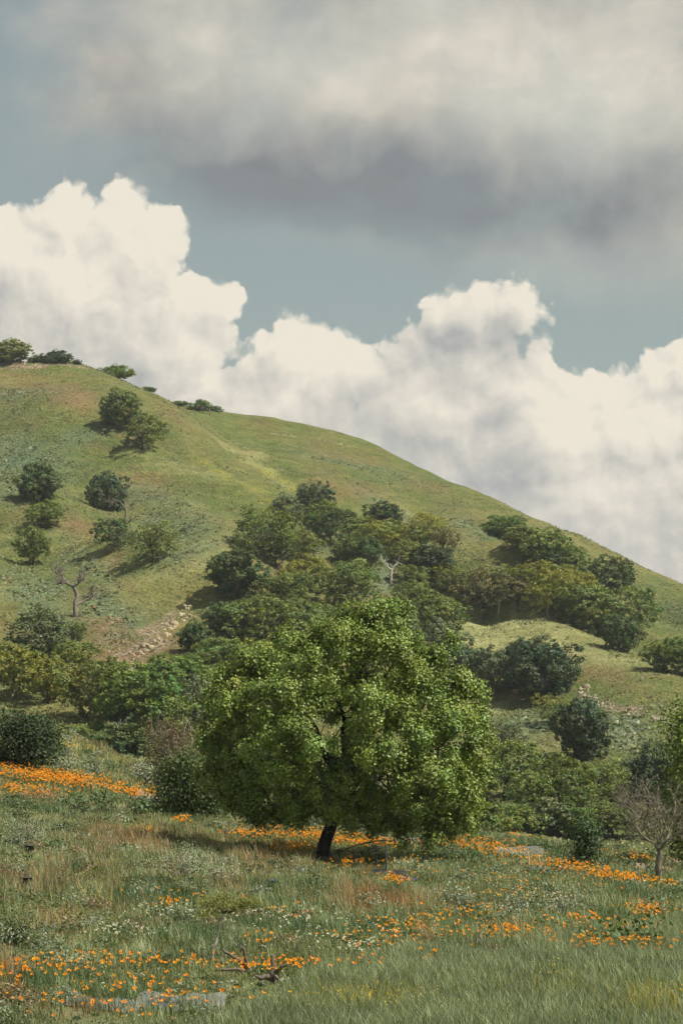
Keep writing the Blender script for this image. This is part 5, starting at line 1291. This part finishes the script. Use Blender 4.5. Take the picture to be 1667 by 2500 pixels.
# ------------------------------------------------------------------ made things
M_WOOD = plain('weathered_wood', (0.16, 0.115, 0.08), .9, .3, 12, .4)
M_STAKE = plain('pale_stake', (0.38, 0.28, 0.18), .85, .2, 14, .3)
M_BLACK = plain('black_plastic', (0.018, 0.02, 0.024), .5, .2, 6)
M_NET = plain('white_net', (0.20, 0.20, 0.19), .7, .1, 6)
def netting(name, c, cover):
    m_, g = mat(name)
    b = g.n('ShaderNodeBsdfDiffuse'); b.inputs[0].default_value = (*c, 1); t = g.n('ShaderNodeBsdfTransparent'); mx = g.n('ShaderNodeMixShader')
    tc = g.n('ShaderNodeTexCoord').outputs['Object']
    g.put(mx.inputs[0], g.m('MULTIPLY', g.m('ADD', .6, g.m('MULTIPLY', g.noise(tc, 3.0, 4, .6), .8)), cover))
    m_.node_tree.links.new(t.outputs[0], mx.inputs[1]); m_.node_tree.links.new(b.outputs[0], mx.inputs[2])
    out = g.n('ShaderNodeOutputMaterial'); m_.node_tree.links.new(mx.outputs[0], out.inputs[0]); return m_


M_CLOTH = netting('net_cloth', (.46, .49, .49), .20); M_CLOTHD = netting('dark_net_cloth', (.02, .022, .02), .5)
M_NETD = plain('dark_net', (0.02, 0.022, 0.02), .8, .2, 6)
M_BLUEP = plain('blue_sheet', (0.055, 0.085, 0.17), .55, .25, 4)


def box(cx, cy, cz, sx, sy, sz):
    V_ = np.array([(x_, y_, z_) for z_ in (-.5, .5) for y_ in (-.5, .5) for x_ in (-.5, .5)]) * [sx, sy, sz] + [cx, cy, cz]
    return V_, [np.array([(0, 2, 3, 1), (4, 5, 7, 6), (0, 1, 5, 4), (2, 6, 7, 3), (0, 4, 6, 2), (1, 3, 7, 5)])]


# rail fence on the skyline
fp = [hit(a, b, 300) for a, b in ((466, 1000), (480, 1003), (496, 1008), (512, 1013))]
fe = thing('wooden_fence', 'short brown post and rail fence on the skyline by the small oak', 'fence', fp[0])
for q in fp:
    q = q - fp[0]; V_, f_ = box(q[0], q[1], .55, .16, .16, 1.5); obj('post', np_mesh('post', V_ + [0, 0, q[2]], f_), M_WOOD, fe)
for zz_ in (.55, 1.05):
    pth = np.array([q - fp[0] + [0, 0, zz_] for q in fp]); V_, f_ = tube(pth, .055, 5); obj('rail', np_mesh('rail', V_, f_), M_WOOD, fe)


def net_sheet(fn, nu, nv, w_):
    """threads of a net on the surface fn(u, v): two crossing sets of thin strips"""
    u = np.linspace(0, 1, nu); v = np.linspace(0, 1, nv)
    UU, VV = np.meshgrid(u, v); G = fn(UU, VV)                        # nv x nu x 3
    if w_ < .02:
        V_, Q_ = grid_mesh('net', G[..., 0], G[..., 1], G[..., 2]); return V_, [Q_]
    parts = []
    for j in range(nv):
        p_ = G[j]; o_ = np.array([0, 0, w_ / 2]); V_ = np.vstack([p_ - o_, p_ + o_]); i = np.arange(nu - 1); parts.append((V_, [np.stack([i, i + 1, i + 1 + nu, i + nu], -1)]))
    for k in range(nu):
        p_ = G[:, k]; o_ = np.array([w_ / 2, 0, 0]); V_ = np.vstack([p_ - o_, p_ + o_]); i = np.arange(nv - 1); parts.append((V_, [np.stack([i, i + 1, i + 1 + nv, i + nv], -1)]))
    return merge(parts)


def drape(a, b, y_span, zfun, base_y=None):
    """net between photo pixels a and b: u runs along, v runs in depth"""
    def fn(U_, V_):
        pa, pb = a, b
        X_ = pa[0] + (pb[0] - pa[0]) * U_; Y_ = pa[1] + (pb[1] - pa[1]) * U_ + V_ * y_span
        Z_ = H(X_.ravel(), Y_.ravel()).reshape(X_.shape) + zfun(U_, V_)
        return np.stack([X_, Y_, Z_], -1)
    return fn


def frame_box(label, pa, pb, ys, h, nu, nv, m_net, m_post, sag=.12, posts=True, name='crop_net', thread=.006, slump=0.0):
    c0 = np.array([(pa[0] + pb[0]) / 2, pa[1], float(H((pa[0] + pb[0]) / 2, pa[1])[0])])
    t = thing(name, label, 'netting', c0)
    def zf(U_, V_):
        f = np.sqrt(np.maximum(0, 1 - (2 * V_ - 1) ** 2)); e = 1 - .13 * np.abs(np.sin((U_ - .08) / .28 * np.pi)) - .07 * np.sin(U_ * 17 + V_ * 3)
        return h * e * f * (1 - sag * np.sin(U_ * 9 + 1) * np.cos(V_ * 5)) * (1 - slump * U_) + .02
    V_, f_ = net_sheet(drape(pa, pb, ys, zf), nu, nv, thread)
    o = obj('net', np_mesh('net', V_ - c0, f_, smooth=True), M_CLOTH, t)
    if posts:
        for u_ in (.08, .36, .64, .92):
            for v_ in (.2, .8):
                x_ = pa[0] + (pb[0] - pa[0]) * u_; y_ = pa[1] + (pb[1] - pa[1]) * u_ + ys * v_; z_ = float(H(x_, y_)[0])
                V_, f_ = tube([(x_ - c0[0], y_ - c0[1], z_ - c0[2] - .1), (x_ - c0[0], y_ - c0[1], z_ - c0[2] + h * .8 * (1 - slump * u_))], .007, 6); obj('stake', np_mesh('stake', V_, f_), m_post, t)
    return t


frame_box('white net tunnel stretched on stakes at the near meadow edge', hit(328, 2478, 24, 40), hit(548, 2482, 24, 40), 1.3, .15, 60, 40, M_NET, M_NET, thread=.0035)
frame_box('sagging white net trailing beside the staked white tunnel', hit(150, 2462, 24, 40), hit(335, 2490, 24, 40), 1.0, .10, 34, 18, M_NET, M_NET, .5, False, thread=.0035, slump=.4)
frame_box('small crumpled pale net lying at the edge of the oats', hit(860, 2392, 24, 50), hit(915, 2392, 24, 50), .9, .13, 18, 20, M_NET, M_NET, .3, False, thread=.006)
frame_box('grey net over a crop row between poppies and bare soil', hit(1215, 2092, 50, 90), hit(1330, 2092, 50, 90), 3.0, .17, 30, 30, M_NET, M_STAKE, .2, False, thread=.006)
frame_box('grey net half hidden under the hanging leaves of the lone tree', hit(905, 2058, 78, 96), hit(1050, 2068, 78, 96), 3.0, .15, 30, 30, M_NET, M_STAKE, .2, False, thread=.010)
frame_box('pale grey sheet netting at the end of the poppy bank', hit(325, 1956, 80, 92), hit(400, 1968, 80, 92), 3.0, .2, 26, 50, M_NET, M_NET, .15, False, thread=.01)
for k, (a, b, h_, dx) in enumerate([(1292, 2118, 34, -3), (1320, 2118, 28, -6)]):
    q = hit(a, b, 50, 90); s = q[1] / F
    V_, f_ = tube([(0, 0, -.1), (dx * s, 0, h_ * s)], .022, 6)
    obj('garden_stake', np_mesh('garden_stake', V_, f_), M_STAKE, loc=tuple(q), label=['taller thin wooden stake at the front of the grey crop net', 'shorter leaning wooden stake beside the taller one at the grey net'][k], cat='stake', group='wooden stakes by the grey net')

# dark pen under the lone tree
pa, pb = hit(800, 2116, 50, 90), hit(945, 2106, 50, 90)
pen = thing('wire_pen', 'dark wire pen with two posts in the shade of the lone tree', 'fence', pa)
for a, b, h_ in ((918, 2128, 62), (942, 2134, 64), (865, 2118, 40)):
    q = hit(a, b, 50, 90); s = q[1] / F; V_, f_ = tube([q - pa + [0, 0, -.1], q - pa + [0, 0, h_ * s]], .022, 6); obj('post', np_mesh('pen_post', V_, f_), M_BLACK, pen)
q = hit(942, 2134, 50, 90); q2 = hit(865, 2112, 50, 90)
V_, f_ = tube([q - pa + [0, 0, .82], hit(918, 2128, 50, 90) - pa + [0, 0, .80], q2 - pa + [0, 0, .55], hit(800, 2112, 50, 90) - pa + [0, 0, .25]], .018, 6); obj('rail', np_mesh('pen_rail', V_, f_), M_BLACK, pen)
def fnp(U_, V_):
    a_ = q2; b_ = q
    X_ = a_[0] - 1.2 + (b_[0] - a_[0] + 1.2) * U_; Y_ = a_[1] + (b_[1] - a_[1]) * U_
    Z_ = H(X_.ravel(), Y_.ravel()).reshape(X_.shape) + (.35 + .45 * U_) * V_
    return np.stack([X_, Y_, Z_], -1)
V_, f_ = net_sheet(fnp, 46, 14, .010); obj('net', np_mesh('pen_net', V_ - pa, f_), M_CLOTHD, pen)
# sheets on the ground by the pen
q = hit(990, 2150, 45, 80)
def sheet(label, q, W_, D_, h_, m_, seed, cat='sheet', name='ground_sheet'):
    u = np.linspace(-.5, .5, 14); UU, VV = np.meshgrid(u, u); rr_ = 1 + .3 * (fbm(UU * 5 + seed, VV * 5, seed, 3) - .5)
    Z_ = h_ * (fbm(UU * 4 + seed, VV * 4, seed + 1, 3)) * (1 - (2 * np.abs(UU)) ** 4) + .01
    V_, Q_ = grid_mesh(name, UU * W_ * rr_, VV * D_ * rr_, Z_)
    V2 = V_.copy(); V2[:, 2] -= .012; n0 = len(V_)
    b_ = [i for i in range(13)]; rim = [*range(0, 13), *range(13, 13 * 14 + 13, 14), *range(195, 182, -1), *range(182, 0, -14)]
    sk = [(rim[i], rim[(i + 1) % len(rim)], rim[(i + 1) % len(rim)] + n0, rim[i] + n0) for i in range(len(rim))]
    obj(name, np_mesh(name, np.vstack([V_, V2]), [Q_, Q_[:, ::-1] + n0, np.array(sk)], smooth=True), m_, loc=tuple(q), label=label, cat=cat)
sheet('crumpled blue plastic sheet by the poppies near the flat black sheet', q, .6, 1.0, .10, M_BLUEP, 5)
sheet('flat black sheet lying on the ground under the lone tree', hit(950, 2138, 45, 85), 1.0, 2.6, .12, M_BLACK, 9)


def pot(label, px, py, h, w, m_):
    q = hit(px, py, 40, 90); s = q[1] / F; H_, W_ = h * s, w * s
    t = thing('plant_pot', label, 'plant pot', q)
    th_ = np.linspace(0, 2 * np.pi, 17)[:-1]; prof = [(.43, 0), (.48, .86), (.52, .86), (.52, 1), (.46, 1), (.42, .3)]
    V_ = np.array([(math.cos(a) * r_ * W_, math.sin(a) * r_ * W_, z_ * H_) for r_, z_ in prof for a in th_]); Q_ = [(k * 16 + i, k * 16 + (i + 1) % 16, (k + 1) * 16 + (i + 1) % 16, (k + 1) * 16 + i) for k in range(5) for i in range(16)]
    obj('pot', np_mesh('pot', V_, [np.array(Q_)]), m_, t)
    V_, f_ = merge([tube(bent([0, 0, H_ * .3], [dx * W_, 0, H_ * 1.7], rng, 4, .1), .006, 4) for dx in (-.3, .1, .35)]); obj('stems', np_mesh('pot_stems', V_, f_), M_WOOD, t)


pot('black nursery pot half sunk in sage below the poppy bank', 72, 2084, 18, 24, plain('charcoal_plastic', (0.04, 0.045, 0.05), .6, .2, 6))
pot('dark grey nursery pot standing lower down in brown grass', 64, 2162, 20, 30, plain('grey_plastic', (0.045, 0.045, 0.05), .6, .2, 6))
sheet('small blue rag caught in the meadow grass beside the sage', hit(665, 2175, 45, 80) + [0, 0, .15], .08, .12, .14, M_BLUEP, 14, 'rag', 'rag')

# dead boughs
M_LOG = plain('log_bark', (0.125, 0.10, 0.08), .9, .45, 18, .7)
p = hit(605, 2392, 24, 50) + [0, 0, .07]; y = p[1]
bare_tree('fallen_branch', 'forked dead branch lying among poppies below the umbrella sapling', 'branch', p,
          [(pl(605, 2392, y, [(612, 2388, 0), (595, 2372, 0), (570, 2355, .1), (543, 2337, .2)]), .036, .016),
           (pl(605, 2392, y, [(606, 2382, 0), (601, 2360, -.05), (596, 2332, -.1)]), .034, .018),
           (pl(605, 2392, y, [(612, 2388, 0), (580, 2380, -.1), (545, 2381, -.15)]), .028, .014),
           (pl(605, 2392, y, [(598, 2380, 0), (590, 2390, -.1)]), .02, .012)], .03, M_LOG, 1, 31, None, 0, .15, 1.0)
p = hit(662, 2405, 24, 50) + [0, 0, .05]; y = p[1]
bare_tree('tree_stump', 'small upright broken stump with side snags among the poppies', 'stump', p,
          [(pl(662, 2405, y, [(660, 2408, 0), (664, 2385, 0), (668, 2348, 0)]), .062, .02),
           (pl(662, 2405, y, [(664, 2388, 0), (682, 2378, -.05), (700, 2366, -.1)]), .034, .016),
           (pl(662, 2405, y, [(660, 2398, 0), (640, 2400, -.1), (625, 2394, -.1)]), .035, .018),
           (pl(662, 2405, y, [(664, 2392, 0), (676, 2398, -.1), (690, 2402, -.1)]), .03, .014)], .03, M_LOG, 1, 32, None, 0, .12, 1.0)
p = hit(1180, 2322, 24, 60); y = p[1]
bare_tree('fallen_branch', 'broken grey log on bare earth at the edge of the oat grass', 'branch', p,
          [(pl(1180, 2322, y, [(1200, 2328, 0), (1182, 2316, 0), (1168, 2300, .1)]), .05, .03),
           (pl(1180, 2322, y, [(1178, 2314, 0), (1172, 2290, 0), (1170, 2278, .1)]), .025, .01),
           (pl(1180, 2322, y, [(1188, 2318, 0), (1215, 2316, -.1), (1240, 2324, -.1)]), .022, .008)], .03, M_DEAD, 2, 33, None, 0, .2)
for k, (a, b, w_, h_, lab) in enumerate([(30, 2450, 110, 44, 'heap of pulled brown stalks by the trailing white net'), (12, 2215, 70, 24, 'low heap of cut straw at the meadow edge above the glossy bush'), (95, 1950, 90, 26, 'heap of dry brown stems under the poppy bank'), (1215, 2325, 80, 18, 'thin scatter of dry stems round the broken grey log'), (1035, 2320, 26, 44, 'narrow dry brown plant stump between green clumps')]):
    q = hit(a, b, 24, 95); s = q[1] / F; n = 1400; r = np.random.default_rng(300 + k)
    P = r.normal(0, .33, (n, 3)) * [w_ * s, w_ * s, 0]; P[:, 2] = h_ * s * np.exp(-(P[:, 0] ** 2 + P[:, 1] ** 2) / (w_ * s * .5) ** 2) * r.uniform(0, 1, n)
    V_, Q_ = leaves(P, np.tile([0, 0, 1.0], (n, 1)), .22 * (y / 35 if k else 1) * (.5 if k in (3, 4) else 1), r, .07, 1.2)
    obj('straw_heap', np_mesh('straw_heap', V_, [Q_], col=np.repeat(r.uniform(.5, 1.4, (n, 1)) * np.array((1, .85, .75)), 4, 0)), M_STRAW, loc=tuple(q), label=lab, cat='straw')

# ------------------------------------------------------------------ air
if True:
    hm = bpy.data.materials.new('haze_air'); hm.use_nodes = True; hm.node_tree.nodes.clear()
    vo = hm.node_tree.nodes.new('ShaderNodeVolumePrincipled'); vo.inputs['Density'].default_value = 0.00013; vo.inputs['Color'].default_value = (.82, .88, .95, 1); vo.inputs['Anisotropy'].default_value = .2
    ho = hm.node_tree.nodes.new('ShaderNodeOutputMaterial'); hm.node_tree.links.new(vo.outputs[0], ho.inputs['Volume'])
    V_, f_ = box(0, 390, 22, 1040, 1010, 160)
    obj('haze', np_mesh('haze', V_, f_), hm, kind='stuff')
